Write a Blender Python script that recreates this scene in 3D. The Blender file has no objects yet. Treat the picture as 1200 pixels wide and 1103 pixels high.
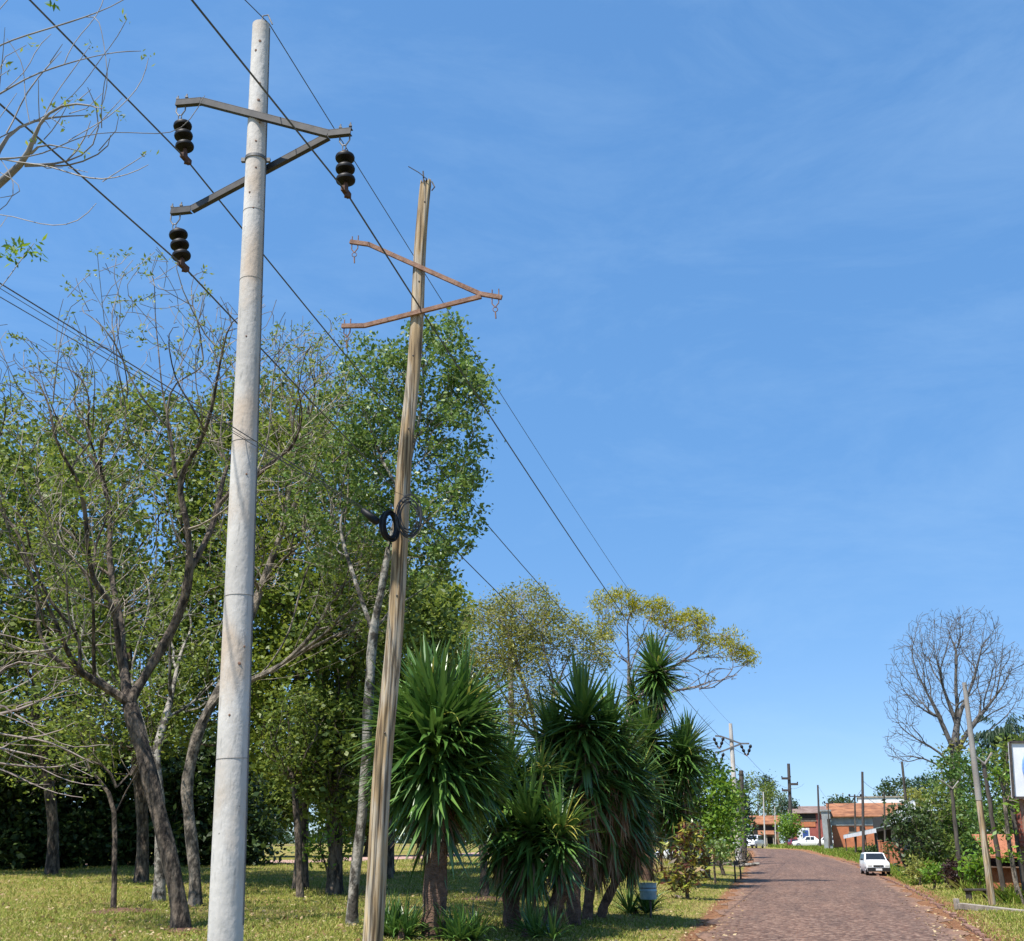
import bpy, math, random
import numpy as np
from mathutils import Vector, noise as mnoise

RNG = np.random.default_rng(7)
random.seed(7)
R = math.radians
scene = bpy.context.scene
COL = scene.collection

# ------------------------------------------------------------------ camera maths
F = 1250.0; CX, CY = 600.0, 551.5
PITCH = math.atan((992 - CY) / F)
CAM = np.array([0.0, 0.0, 2.0])
cp, sp_ = math.cos(PITCH), math.sin(PITCH)
FW = np.array([0, cp, sp_]); UP = np.array([0, -sp_, cp]); RT = np.array([1.0, 0, 0])

def ray(px, py):
    return FW + RT * ((px - CX) / F) + UP * (-(py - CY) / F)
def at(px, py, Y):
    d = ray(px, py); return CAM + d * (Y / d[1])
def on_plane(px, py, p, n):
    d = ray(px, py); return CAM + d * (np.dot(np.asarray(p) - CAM, n) / np.dot(d, n))
def depth(p):
    return float(np.dot(np.asarray(p) - CAM, FW))
def proj(p):
    q = np.asarray(p) - CAM; z = np.dot(q, FW)
    return CX + F * q[0] / z, CY - F * np.dot(q, UP) / z

# ------------------------------------------------------------------ terrain
RY = [-60, 0, 26, 50, 75, 100, 150, 180, 220, 600, 3000]
RZ = [0, 0, 0, 0.0, 0.12, 0.73, 1.62, 2.05, 2.4, 3.5, 5]
LZ = [0.3, 0.3, 0.42, 0.95, 1.15, 1.4, 1.9, 2.15, 2.45, 3.5, 5]
_yy = np.arange(-60, 3001, 1.0)
def _smooth(zs):
    z = np.interp(_yy, RY, zs); k = np.ones(13) / 13
    zp = np.pad(z, 6, mode='edge'); return np.convolve(zp, k, 'valid')
_RZ = _smooth(RZ); _LZ = _smooth(LZ)
def z_road(y): return np.interp(y, _yy, _RZ)
def z_left(y): return np.interp(y, _yy, _LZ)
def hit_road(px, py):
    d = ray(px, py); t = 5.0
    while t < 900:
        p = CAM + d * t
        if p[2] <= z_road(p[1]): return p
        t += 0.05 + t * 0.0008
    return p
LE_px = [(820, 1103), (850, 1062), (868, 1036), (881, 1015), (884, 1003), (880, 996)]
RE_px = [(1135, 1103), (1100, 1074), (1060, 1044), (1026, 1023), (975, 1006), (938, 997)]
LE = [hit_road(*p)[:2] for p in LE_px]; RE = [hit_road(*p)[:2] for p in RE_px]
def extrap(E, y):
    a, b = E[0], E[1]; t = (y - a[1]) / (b[1] - a[1]); return np.array([a[0] + (b[0] - a[0]) * t, y])
LE = [extrap(LE, -60), extrap(LE, 0)] + LE
RE = [extrap(RE, -60) , extrap(RE, 0)] + RE
RE[0][0] += 3; RE[1][0] += 2
def xl(y): return np.interp(y, [p[1] for p in LE], [p[0] for p in LE])
def xr(y): return np.interp(y, [p[1] for p in RE], [p[0] for p in RE])
YEND = min(LE[-1][1], RE[-1][1])
def sstep(t):
    t = np.clip(t, 0, 1); return t * t * (3 - 2 * t)
def ground(x, y):
    zr = z_road(y); s = sstep((xl(y) - 0.3 - x) / 9.0)
    z = zr * (1 - s) + z_left(y) * s
    r = sstep((x - xr(y) - 0.9) / 1.2) * 0.14 + sstep((x - xr(y) - 2) / 12) * 0.35
    fade = 1 - sstep((y - 140) / 40)
    z = z + r * fade
    und = np.sin(x * 0.55 + y * 0.21) * np.sin(y * 0.43 - x * 0.17) * 0.05
    off = np.maximum(sstep((xl(y) - x - 1.0) / 5), sstep((x - xr(y) - 3) / 5))
    return z + und * off
def hit(px, py):
    d = ray(px, py); t = 5.0; prev = 5.0
    while t < 900:
        p = CAM + d * t
        if p[2] <= ground(p[0], p[1]): break
        t += 0.05 + t * 0.0008
    return p
def gp(px, Y):          # ground point under image column px at distance Y
    x = 0.0
    for _ in range(6):
        z = ground(x, Y); dp = Y * cp + (z - CAM[2]) * sp_
        x = (px - CX) / F * dp
    return np.array([x, Y, float(ground(x, Y))])

# ------------------------------------------------------------------ materials
def new_mat(name):
    m = bpy.data.materials.new(name); m.use_nodes = True
    nt = m.node_tree; b = nt.nodes['Principled BSDF']; return m, nt, b
def c4(c): return (c[0], c[1], c[2], 1)
def mat(name, c1, c2=None, rough=0.7, scale=3.0, bump=0.0, bscale=None, stretch=(1, 1, 1), metal=0.0, spec=0.4, detail=6, ramp=(0.35, 0.65), c3=None):
    m, nt, b = new_mat(name)
    b.inputs['Roughness'].default_value = rough; b.inputs['Metallic'].default_value = metal
    b.inputs['Specular IOR Level'].default_value = spec
    if c2 is None: b.inputs['Base Color'].default_value = c4(c1); c2 = c1
    tc = nt.nodes.new('ShaderNodeTexCoord'); mp = nt.nodes.new('ShaderNodeMapping')
    mp.inputs['Scale'].default_value = stretch
    nt.links.new(tc.outputs['Object'], mp.inputs[0])
    n = nt.nodes.new('ShaderNodeTexNoise'); n.inputs['Scale'].default_value = scale; n.inputs['Detail'].default_value = detail
    n.inputs['Roughness'].default_value = 0.65
    nt.links.new(mp.outputs[0], n.inputs['Vector'])
    r = nt.nodes.new('ShaderNodeValToRGB')
    r.color_ramp.elements[0].position = ramp[0]; r.color_ramp.elements[1].position = ramp[1]
    r.color_ramp.elements[0].color = c4(c1); r.color_ramp.elements[1].color = c4(c2)
    if c3 is not None:
        e = r.color_ramp.elements.new((ramp[0] + ramp[1]) / 2 + 0.12); e.color = c4(c3)
    nt.links.new(n.outputs['Fac'], r.inputs[0]); nt.links.new(r.outputs[0], b.inputs['Base Color'])
    if bump:
        n2 = nt.nodes.new('ShaderNodeTexNoise'); n2.inputs['Scale'].default_value = bscale or scale * 4; n2.inputs['Detail'].default_value = 5
        nt.links.new(mp.outputs[0], n2.inputs['Vector'])
        bp = nt.nodes.new('ShaderNodeBump'); bp.inputs['Strength'].default_value = bump; bp.inputs['Distance'].default_value = 0.05
        nt.links.new(n2.outputs['Fac'], bp.inputs['Height']); nt.links.new(bp.outputs[0], b.inputs['Normal'])
    return m
def leaf_mat(name, cols, trans=0.3, rough=0.5, spec=0.35):
    m, nt, b = new_mat(name)
    g = nt.nodes.new('ShaderNodeNewGeometry'); r = nt.nodes.new('ShaderNodeValToRGB')
    cr = r.color_ramp; n = len(cols)
    while len(cr.elements) < n: cr.elements.new(0.5)
    for i, c in enumerate(cols):
        cr.elements[i].position = i / (n - 1) if n > 1 else 0; cr.elements[i].color = c4(c)
    nt.links.new(g.outputs['Random Per Island'], r.inputs[0])
    nt.links.new(r.outputs[0], b.inputs['Base Color'])
    b.inputs['Roughness'].default_value = rough; b.inputs['Specular IOR Level'].default_value = spec
    tr = nt.nodes.new('ShaderNodeBsdfTranslucent'); mx = nt.nodes.new('ShaderNodeMixShader'); mx.inputs[0].default_value = trans
    hs = nt.nodes.new('ShaderNodeHueSaturation'); hs.inputs['Hue'].default_value = 0.485; hs.inputs['Value'].default_value = 1.8
    nt.links.new(r.outputs[0], hs.inputs['Color']); nt.links.new(hs.outputs[0], tr.inputs[0])
    nt.links.new(b.outputs[0], mx.inputs[1]); nt.links.new(tr.outputs[0], mx.inputs[2])
    nt.links.new(mx.outputs[0], nt.nodes['Material Output'].inputs[0])
    return m
def brick_mat(name, c1, c2, mortar, scale=1.0):
    m, nt, b = new_mat(name)
    tc = nt.nodes.new('ShaderNodeTexCoord'); mp = nt.nodes.new('ShaderNodeMapping'); mp.inputs['Rotation'].default_value = (R(90), 0, 0)
    br = nt.nodes.new('ShaderNodeTexBrick'); br.inputs['Scale'].default_value = scale
    br.inputs['Color1'].default_value = c4(c1); br.inputs['Color2'].default_value = c4(c2); br.inputs['Mortar'].default_value = c4(mortar)
    br.inputs['Brick Width'].default_value = .26; br.inputs['Row Height'].default_value = .13; br.inputs['Mortar Size'].default_value = .012
    nt.links.new(tc.outputs['Object'], mp.inputs[0]); nt.links.new(mp.outputs[0], br.inputs['Vector'])
    n = nt.nodes.new('ShaderNodeTexNoise'); n.inputs['Scale'].default_value = 1.3; nt.links.new(tc.outputs['Object'], n.inputs['Vector'])
    mx = nt.nodes.new('ShaderNodeMix'); mx.data_type = 'RGBA'; mx.blend_type = 'MULTIPLY'; mx.inputs[0].default_value = 0.5
    nt.links.new(br.outputs['Color'], mx.inputs['A']); nt.links.new(n.outputs['Fac'], mx.inputs['B'])
    nt.links.new(mx.outputs['Result'], b.inputs['Base Color']); b.inputs['Roughness'].default_value = .9
    return m
def wave_mat(name, c1, c2, scale, axis='X', rough=0.7, bump=0.6, var=0.35, profile='SIN'):
    m, nt, b = new_mat(name)
    tc = nt.nodes.new('ShaderNodeTexCoord')
    w = nt.nodes.new('ShaderNodeTexWave'); w.bands_direction = axis; w.inputs['Scale'].default_value = scale; w.inputs['Distortion'].default_value = 0.3
    nt.links.new(tc.outputs['Object'], w.inputs['Vector'])
    n = nt.nodes.new('ShaderNodeTexNoise'); n.inputs['Scale'].default_value = 0.9; n.inputs['Detail'].default_value = 6; nt.links.new(tc.outputs['Object'], n.inputs['Vector'])
    r = nt.nodes.new('ShaderNodeValToRGB'); r.color_ramp.elements[0].position = .35; r.color_ramp.elements[1].position = .65
    r.color_ramp.elements[0].color = c4(c1); r.color_ramp.elements[1].color = c4(c2)
    nt.links.new(n.outputs['Fac'], r.inputs[0]); nt.links.new(r.outputs[0], b.inputs['Base Color'])
    bp = nt.nodes.new('ShaderNodeBump'); bp.inputs['Strength'].default_value = bump; bp.inputs['Distance'].default_value = 0.06
    nt.links.new(w.outputs['Fac'], bp.inputs['Height']); nt.links.new(bp.outputs[0], b.inputs['Normal']); b.inputs['Roughness'].default_value = rough
    return m

M = {}
M['steel'] = mat('galvanised_steel', (.09, .09, .09), (.17, .16, .15), .55, 8, metal=.3)
M['darksteel'] = mat('dark_steel', (.03, .03, .03), (.08, .06, .05), .6, 10)
M['rust'] = mat('rusted_steel', (.14, .07, .045), (.27, .16, .11), .85, 9, .2)
M['rustdark'] = mat('dark_rust', (.05, .025, .018), (.11, .055, .035), .85, 12, .2)
M['porcelain'] = mat('black_porcelain', (.008, .008, .009), (.012, .011, .011), .5, 5, spec=.2)
M['wire'] = mat('weathered_wire', (.05, .055, .065), (.08, .085, .1), .6, 2)
M['rubber'] = mat('black_rubber', (.004, .004, .005), (.009, .009, .01), .55, 8, spec=.25)
M['greycable'] = mat('grey_cable', (.015, .015, .017), (.05, .05, .055), .5, 8)
M['bark1'] = mat('dark_bark', (.022, .016, .012), (.15, .115, .085), .95, 7, 1.0, 18, (1, 1, .4), ramp=(.42, .6))
M['bark2'] = mat('grey_bark', (.045, .037, .028), (.24, .20, .155), .95, 6, 1.0, 18, (1, 1, .5), ramp=(.42, .6))
M['bark3'] = mat('pale_mottled_bark', (.05, .042, .032), (.27, .245, .205), .9, 4.0, .8, 14, (1, 1, .7), ramp=(.45, .55))
M['twig'] = mat('bare_twig_bark', (.13, .10, .085), (.27, .22, .19), .9, 4)
M['twigtan'] = mat('sunlit_twig_bark', (.07, .055, .042), (.32, .27, .21), .9, 1.3, ramp=(.4, .6))  # lighter twig bark, with sunlit tan and silhouette dark put into its colour
M['twigdark'] = mat('dark_grey_twig_bark', (.045, .04, .037), (.13, .12, .11), .9, 4)
M['twiggrey'] = mat('grey_twig_bark', (.15, .14, .13), (.3, .28, .26), .9, 4)
M['yuccabark'] = mat('yucca_bark', (.05, .028, .018), (.16, .095, .065), .95, 5, .9, 22, (1, 1, 1.6))
M['leafA'] = leaf_mat('fresh_leaf', [(.07, .11, .012), (.13, .18, .022), (.20, .24, .035)], .35)
M['leafB'] = leaf_mat('forest_leaf', [(.045, .08, .012), (.08, .125, .018), (.13, .18, .028), (.18, .22, .045)], .35)
M['leafC'] = leaf_mat('silver_leaf', [(.05, .10, .018), (.085, .155, .026), (.13, .20, .04), (.19, .25, .09)], .28, .42)
M['leafD'] = leaf_mat('yellow_leaf', [(.14, .16, .006), (.26, .26, .008), (.38, .35, .012)], .35)
M['leafE'] = leaf_mat('olive_leaf', [(.12, .14, .03), (.19, .205, .04), (.28, .28, .06)], .35)
M['leafF'] = leaf_mat('bright_bush_leaf', [(.05, .11, .01), (.10, .20, .015), (.18, .28, .025)], .3)
M['leafH'] = leaf_mat('mid_green_leaf', [(.03, .07, .01), (.055, .115, .018), (.10, .17, .028)], .28)
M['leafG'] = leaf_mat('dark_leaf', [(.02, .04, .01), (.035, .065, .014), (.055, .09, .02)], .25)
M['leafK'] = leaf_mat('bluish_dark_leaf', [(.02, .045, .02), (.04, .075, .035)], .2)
M['yucca'] = leaf_mat('yucca_leaf', [(.02, .055, .012), (.045, .11, .018), (.10, .19, .035), (.06, .13, .03)], .12, .36, .6)
M['yuccay'] = leaf_mat('yellowing_yucca_leaf', [(.10, .16, .03), (.30, .29, .05), (.42, .36, .08)], .2, .45)
M['dead'] = leaf_mat('dead_yucca_leaf', [(.11, .065, .035), (.20, .13, .08), (.30, .21, .13)], .15, .8, .1)
M['croton'] = leaf_mat('croton_leaf', [(.05, .012, .012), (.10, .03, .02), (.06, .10, .015), (.20, .24, .03), (.36, .33, .05), (.2, .09, .05)], .2, .35, .5)
M['purple'] = leaf_mat('dark_red_leaf', [(.015, .008, .006), (.03, .013, .009), (.06, .028, .018)], .15, .5)
M['glass'] = mat('dark_glass', (.012, .014, .016), (.02, .022, .025), .08, 2, spec=.8)
M['white'] = mat('white_paint', (.72, .73, .74), (.8, .8, .8), .35, 2)
M['carwhite'] = mat('white_car_paint', (.74, .75, .76), (.8, .8, .8), .22, 2, spec=.6)
M['black'] = mat('black_plastic', (.012, .012, .012), (.02, .02, .02), .5, 6)
M['chrome'] = mat('rim_metal', (.35, .35, .36), (.5, .5, .5), .35, 4, metal=.7)
M['lamp'] = mat('lamp_glass', (.5, .5, .48), (.6, .6, .58), .15, 4)
M['plate'] = mat('plate_white', (.6, .6, .6), (.7, .7, .7), .4, 4)
M['brick'] = brick_mat('orange_brick', (.62, .19, .07), (.52, .15, .06), (.42, .24, .15))
M['brickred'] = brick_mat('red_brick', (.22, .055, .035), (.28, .075, .045), (.2, .12, .1))
M['maroon'] = mat('maroon_wall', (.20, .05, .045), (.30, .09, .075), .9, 1.2)
M['tile'] = wave_mat('clay_tile', (.20, .075, .032), (.40, .17, .075), 2.2, 'X', .9, 1.0)
M['tilegrey'] = wave_mat('old_roof', (.16, .10, .08), (.28, .2, .17), 2.0, 'X', .9, .8)
M['zinc'] = wave_mat('corrugated_metal', (.24, .25, .25), (.42, .44, .43), 2.4, 'X', .5, .8)
M['whitewall'] = mat('white_wall', (.55, .56, .57), (.72, .73, .74), .85, .7)
M['blue'] = mat('blue_panel', (.03, .06, .22), (.05, .1, .32), .5, 3)
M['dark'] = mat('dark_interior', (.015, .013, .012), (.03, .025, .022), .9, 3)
M['plank'] = mat('weathered_plank', (.10, .06, .04), (.26, .17, .11), .9, 4, .4, 20, (.4, 1, 3))
M['orangeboard'] = mat('orange_boards', (.24, .08, .035), (.38, .15, .075), .9, 5, .5, 22, (3, 1, 1))
M['concrete'] = mat('old_concrete', (.17, .145, .12), (.33, .29, .24), .9, 2, .4)
M['redkerb'] = mat('red_kerb_stone', (.09, .04, .03), (.30, .17, .12), .95, 5, .8)
M['green_awning'] = wave_mat('green_awning', (.15, .22, .2), (.4, .48, .45), 3, 'X', .6, .4)
M['binblue'] = mat('faded_blue_paint', (.15, .26, .30), (.26, .40, .45), .55, 6, .1, ramp=(.3, .6), c3=(.3, .42, .45))
M['signwhite'] = mat('white_sign_face', (.62, .63, .66), (.75, .75, .77), .5, 2)
M['signblue'] = mat('blue_sign_paint', (.12, .24, .5), (.18, .32, .6), .5, 2)
M['greywood'] = mat('grey_pole_wood', (.03, .025, .02), (.10, .085, .07), .95, 5, .4, 20, (1, 1, .2))

# concrete pole: pale cast concrete with mould lines, rust runs and dark specks
def concrete_pole_mat(name, tint=1.0):
    m, nt, b = new_mat(name); L = nt.links.new
    tc = nt.nodes.new('ShaderNodeTexCoord')
    def noise(scale, st=(1, 1, 1), det=6):
        mp = nt.nodes.new('ShaderNodeMapping'); mp.inputs['Scale'].default_value = st; L(tc.outputs['Object'], mp.inputs[0])
        n = nt.nodes.new('ShaderNodeTexNoise'); n.inputs['Scale'].default_value = scale; n.inputs['Detail'].default_value = det; L(mp.outputs[0], n.inputs['Vector']); return n
    def ramp(src, p0, p1, a, c):
        r = nt.nodes.new('ShaderNodeValToRGB'); r.color_ramp.elements[0].position = p0; r.color_ramp.elements[1].position = p1
        r.color_ramp.elements[0].color = a; r.color_ramp.elements[1].color = c; L(src, r.inputs[0]); return r
    def mix(fac, a, bb, mode='MIX'):
        x = nt.nodes.new('ShaderNodeMix'); x.data_type = 'RGBA'; x.blend_type = mode
        if isinstance(fac, float): x.inputs[0].default_value = fac
        else: L(fac, x.inputs[0])
        for s, v in (('A', a), ('B', bb)):
            if isinstance(v, tuple): x.inputs[s].default_value = v
            else: L(v, x.inputs[s])
        return x.outputs['Result']
    t = tint
    base = ramp(noise(1.6, (1, 1, .5)).outputs['Fac'], .3, .7, (.34 * t, .32 * t, .295 * t, 1), (.54 * t, .515 * t, .48 * t, 1)).outputs[0]
    w = (1, 1, 1, 1); k = (0, 0, 0, 1)
    stain = ramp(noise(1.1, (1.6, 1.6, .9)).outputs['Fac'], .5, .68, k, w).outputs[0]
    c = mix(stain, base, (.44 * t, .36 * t, .285 * t, 1))
    grime = ramp(noise(7, (3, 3, .5)).outputs['Fac'], .58, .72, k, (.5, .5, .5, 1)).outputs[0]
    c = mix(grime, c, (.19 * t, .185 * t, .175 * t, 1))
    speck = ramp(noise(26, (1, 1, 1), 3).outputs['Fac'], .72, .78, k, w).outputs[0]
    c = mix(speck, c, (.12, .11, .1, 1))
    L(c, b.inputs['Base Color']); b.inputs['Roughness'].default_value = .9
    bp = nt.nodes.new('ShaderNodeBump'); bp.inputs['Strength'].default_value = .45; bp.inputs['Distance'].default_value = .02
    L(noise(18, (1, 1, .6)).outputs['Fac'], bp.inputs['Height']); L(bp.outputs[0], b.inputs['Normal'])
    return m
M['polecon'] = concrete_pole_mat('cast_concrete')
M['polegrey'] = concrete_pole_mat('weathered_concrete', .55)
# split wood pole: long grain streaks, cracks and knots
def wood_pole_mat():
    m, nt, b = new_mat('split_wood'); L = nt.links.new
    tc = nt.nodes.new('ShaderNodeTexCoord')
    def noise(scale, st, det=6):
        mp = nt.nodes.new('ShaderNodeMapping'); mp.inputs['Scale'].default_value = st; L(tc.outputs['Object'], mp.inputs[0])
        n = nt.nodes.new('ShaderNodeTexNoise'); n.inputs['Scale'].default_value = scale; n.inputs['Detail'].default_value = det; L(mp.outputs[0], n.inputs['Vector']); return n
    r = nt.nodes.new('ShaderNodeValToRGB'); e = r.color_ramp.elements
    e[0].position = .3; e[0].color = (.13, .09, .05, 1); e[1].position = .7; e[1].color = (.50, .37, .20, 1)
    x = e.new(.47); x.color = (.32, .225, .12, 1); x = e.new(.58); x.color = (.36, .31, .24, 1)
    L(noise(4, (1.6, 1.6, .22)).outputs['Fac'], r.inputs[0])
    g = noise(16, (2.0, 2.0, .06), 4)
    r2 = nt.nodes.new('ShaderNodeValToRGB'); r2.color_ramp.elements[0].position = .40; r2.color_ramp.elements[1].position = .50
    r2.color_ramp.elements[0].color = (.22, .17, .13, 1); r2.color_ramp.elements[1].color = (1, 1, 1, 1)
    L(g.outputs['Fac'], r2.inputs[0])
    mx = nt.nodes.new('ShaderNodeMix'); mx.data_type = 'RGBA'; mx.blend_type = 'MULTIPLY'; mx.inputs[0].default_value = .85
    L(r.outputs[0], mx.inputs['A']); L(r2.outputs[0], mx.inputs['B']); L(mx.outputs['Result'], b.inputs['Base Color'])
    bp = nt.nodes.new('ShaderNodeBump'); bp.inputs['Strength'].default_value = .8; bp.inputs['Distance'].default_value = .02
    L(g.outputs['Fac'], bp.inputs['Height']); L(bp.outputs[0], b.inputs['Normal']); b.inputs['Roughness'].default_value = .9
    return m
M['woodpole'] = wood_pole_mat()

# ------------------------------------------------------------------ mesh helpers
def mesh_np(name, V, Fc, smooth=False):
    V = np.asarray(V, dtype=np.float32).reshape(-1, 3); Fc = np.asarray(Fc, dtype=np.int32)
    me = bpy.data.meshes.new(name); n, k = Fc.shape
    me.vertices.add(len(V)); me.vertices.foreach_set('co', V.ravel())
    me.loops.add(n * k); me.loops.foreach_set('vertex_index', Fc.ravel())
    me.polygons.add(n); me.polygons.foreach_set('loop_start', np.arange(0, n * k, k, dtype=np.int32))
    if smooth: me.polygons.foreach_set('use_smooth', np.ones(n, dtype=bool))
    me.update(calc_edges=True); return me

def tag(o, label=None, cat=None, group=None, kind=None):
    if label: o['label'] = label
    if cat: o['category'] = cat
    if group: o['group'] = group
    if kind: o['kind'] = kind
    return o
def link(name, me, m, parent=None):
    o = bpy.data.objects.new(name, me); COL.objects.link(o)
    if m is not None: me.materials.append(m)
    if parent is not None: 
        o.parent = parent
        root = parent
        while root.parent is not None: root = root.parent
        o.matrix_parent_inverse = INV[root.name]
        if parent is not root: o.matrix_parent_inverse.identity()
    return o
from mathutils import Matrix
INV = {}
def thing(name, loc, label, cat, group=None):
    # Empty at the thing's base; the parts are modelled in world coordinates
    o = bpy.data.objects.new(name, None); COL.objects.link(o)
    o.empty_display_size = .3
    o.location = tuple(float(v) for v in loc)
    INV[o.name] = Matrix.Translation(o.location).inverted()
    return tag(o, label, cat, group)

class MB:
    def __init__(s): s.v = []; s.f = []
    def add(s, V, Fs):
        o = len(s.v); s.v.extend([tuple(map(float, p)) for p in V]); s.f.extend([tuple(i + o for i in f) for f in Fs]); return s
    def box(s, c, d, rz=0.0, ax=None):
        c = np.array(c, float); h = np.array(d, float) / 2
        cs, sn = math.cos(rz), math.sin(rz)
        V = []
        for sx in (-1, 1):
            for sy in (-1, 1):
                for sz in (-1, 1):
                    x, y, z = sx * h[0], sy * h[1], sz * h[2]
                    V.append(c + np.array([x * cs - y * sn, x * sn + y * cs, z]))
        return s.add(V, [(0, 1, 3, 2), (4, 6, 7, 5), (0, 4, 5, 1), (2, 3, 7, 6), (0, 2, 6, 4), (1, 5, 7, 3)])
    def hexa(s, P):   # 8 points: 4 bottom ccw, 4 top
        return s.add(P, [(3, 2, 1, 0), (4, 5, 6, 7), (0, 1, 5, 4), (1, 2, 6, 5), (2, 3, 7, 6), (3, 0, 4, 7)])
    def quad(s, a, b, c, d): return s.add([a, b, c, d], [(0, 1, 2, 3)])
    def tube(s, pts, rad, n=8, cap=True, flat=None):
        P = np.array(pts, float); m = len(P)
        rad = np.full(m, rad, float) if np.isscalar(rad) else np.array(rad, float)
        T = np.gradient(P, axis=0); T /= (np.linalg.norm(T, axis=1, keepdims=True) + 1e-9)
        mt = np.abs(T).mean(0); ref = np.eye(3)[int(np.argmin(mt))]
        A = np.cross(T, ref); A /= (np.linalg.norm(A, axis=1, keepdims=True) + 1e-9); B = np.cross(T, A)
        th = np.arange(n) * 2 * math.pi / n
        V = P[:, None, :] + rad[:, None, None] * (np.cos(th)[None, :, None] * A[:, None, :] + np.sin(th)[None, :, None] * B[:, None, :])
        Fs = [(i * n + j, i * n + (j + 1) % n, (i + 1) * n + (j + 1) % n, (i + 1) * n + j) for i in range(m - 1) for j in range(n)]
        if cap: Fs.append(tuple(range(n))[::-1]); Fs.append(tuple((m - 1) * n + j for j in range(n)))
        return s.add(V.reshape(-1, 3), Fs)
    def bar(s, a, b, w, h, upv=(0, 0, 1)):
        a = np.array(a, float); b = np.array(b, float); t = (b - a) / np.linalg.norm(b - a)
        sd = np.cross(t, upv); sd /= np.linalg.norm(sd) + 1e-9; u = np.cross(sd, t)
        P = [a + sx * sd * w / 2 + sz * u * h / 2 for sx, sz in ((-1, -1), (1, -1), (1, 1), (-1, 1))] + [b + sx * sd * w / 2 + sz * u * h / 2 for sx, sz in ((-1, -1), (1, -1), (1, 1), (-1, 1))]
        return s.hexa(P)
    def lathe(s, c, prof, n=16, axis=(0, 0, 1)):
        c = np.array(c, float); ax = np.array(axis, float); ax /= np.linalg.norm(ax)
        ref = np.array([1, 0, 0]) if abs(ax[0]) < .9 else np.array([0, 1, 0]); A = np.cross(ax, ref); A /= np.linalg.norm(A); B = np.cross(ax, A)
        V = [c + ax * z + r * (math.cos(2 * math.pi * j / n) * A + math.sin(2 * math.pi * j / n) * B) for z, r in prof for j in range(n)]
        m = len(prof)
        Fs = [(i * n + j, i * n + (j + 1) % n, (i + 1) * n + (j + 1) % n, (i + 1) * n + j) for i in range(m - 1) for j in range(n)]
        Fs.append(tuple(range(n))[::-1]); Fs.append(tuple((m - 1) * n + j for j in range(n)))
        return s.add(V, Fs)
    def build(s, name, m, parent=None, smooth=False, bevel=0):
        me = bpy.data.meshes.new(name); me.from_pydata(s.v, [], s.f); me.update()
        if smooth:
            me.polygons.foreach_set('use_smooth', np.ones(len(me.polygons), dtype=bool))
            me.set_sharp_from_angle(angle=R(50)) if hasattr(me, 'set_sharp_from_angle') else None
        o = link(name, me, m, parent)
        if bevel:
            b = o.modifiers.new('bevel', 'BEVEL'); b.width = bevel; b.segments = 2; b.limit_method = 'ANGLE'
        return o

def unit(v): v = np.asarray(v, float); return v / (np.linalg.norm(v) + 1e-9)
def unit_rows(a): return a / (np.linalg.norm(a, axis=1, keepdims=True) + 1e-9)

def leaves_mesh(name, C, k, spread, size, aspect=.5, flat=.6, rng=RNG, droop=0.0, sizevar=.4):
    """k diamond leaves scattered round every centre"""
    C = np.asarray(C, float); n = len(C) * k
    P = np.repeat(C, k, axis=0) + rng.normal(0, 1, (n, 3)) * spread * np.array([1, 1, .75])
    D = rng.normal(0, 1, (n, 3)); D[:, 2] *= flat; D[:, 2] -= droop; D = unit_rows(D)
    S = np.cross(D, rng.normal(0, 1, (n, 3)) + np.array([0, 0, 1.0 * (1 - flat) * 3])); S = unit_rows(S)
    L = size * (1 + rng.uniform(-sizevar, sizevar, n))[:, None]; W = L * aspect * .5
    Nn = np.cross(D, S)
    V = np.stack([P, P + D * L * .45 + S * W + Nn * L * .06, P + D * L, P + D * L * .45 - S * W + Nn * L * .06], axis=1)
    Fc = np.arange(n * 4).reshape(n, 4)
    return mesh_np(name, V.reshape(-1, 3), Fc)

def blob_points(blobs, n, rng, shell=.35):
    """blobs: (px,py,rx_px,ry_px,Y,ry_m) -> world points filling the ellipsoids"""
    w = np.array([b[2] * b[3] for b in blobs], float); w /= w.sum()
    out = []
    for b, m in zip(blobs, rng.multinomial(n, w)):
        d = unit_rows(rng.normal(0, 1, (m, 3))); r = rng.uniform(shell, 1, m) ** (1 / 2.2)
        d *= r[:, None]
        c = at(b[0], b[1], b[4]); dp = depth(c)
        Q = c + np.stack([d[:, 0] * b[2] / F * dp, d[:, 1] * b[5], d[:, 2] * b[3] / F * dp * 1.04], axis=1)
        out.append(Q)
    return np.concatenate(out)

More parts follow.
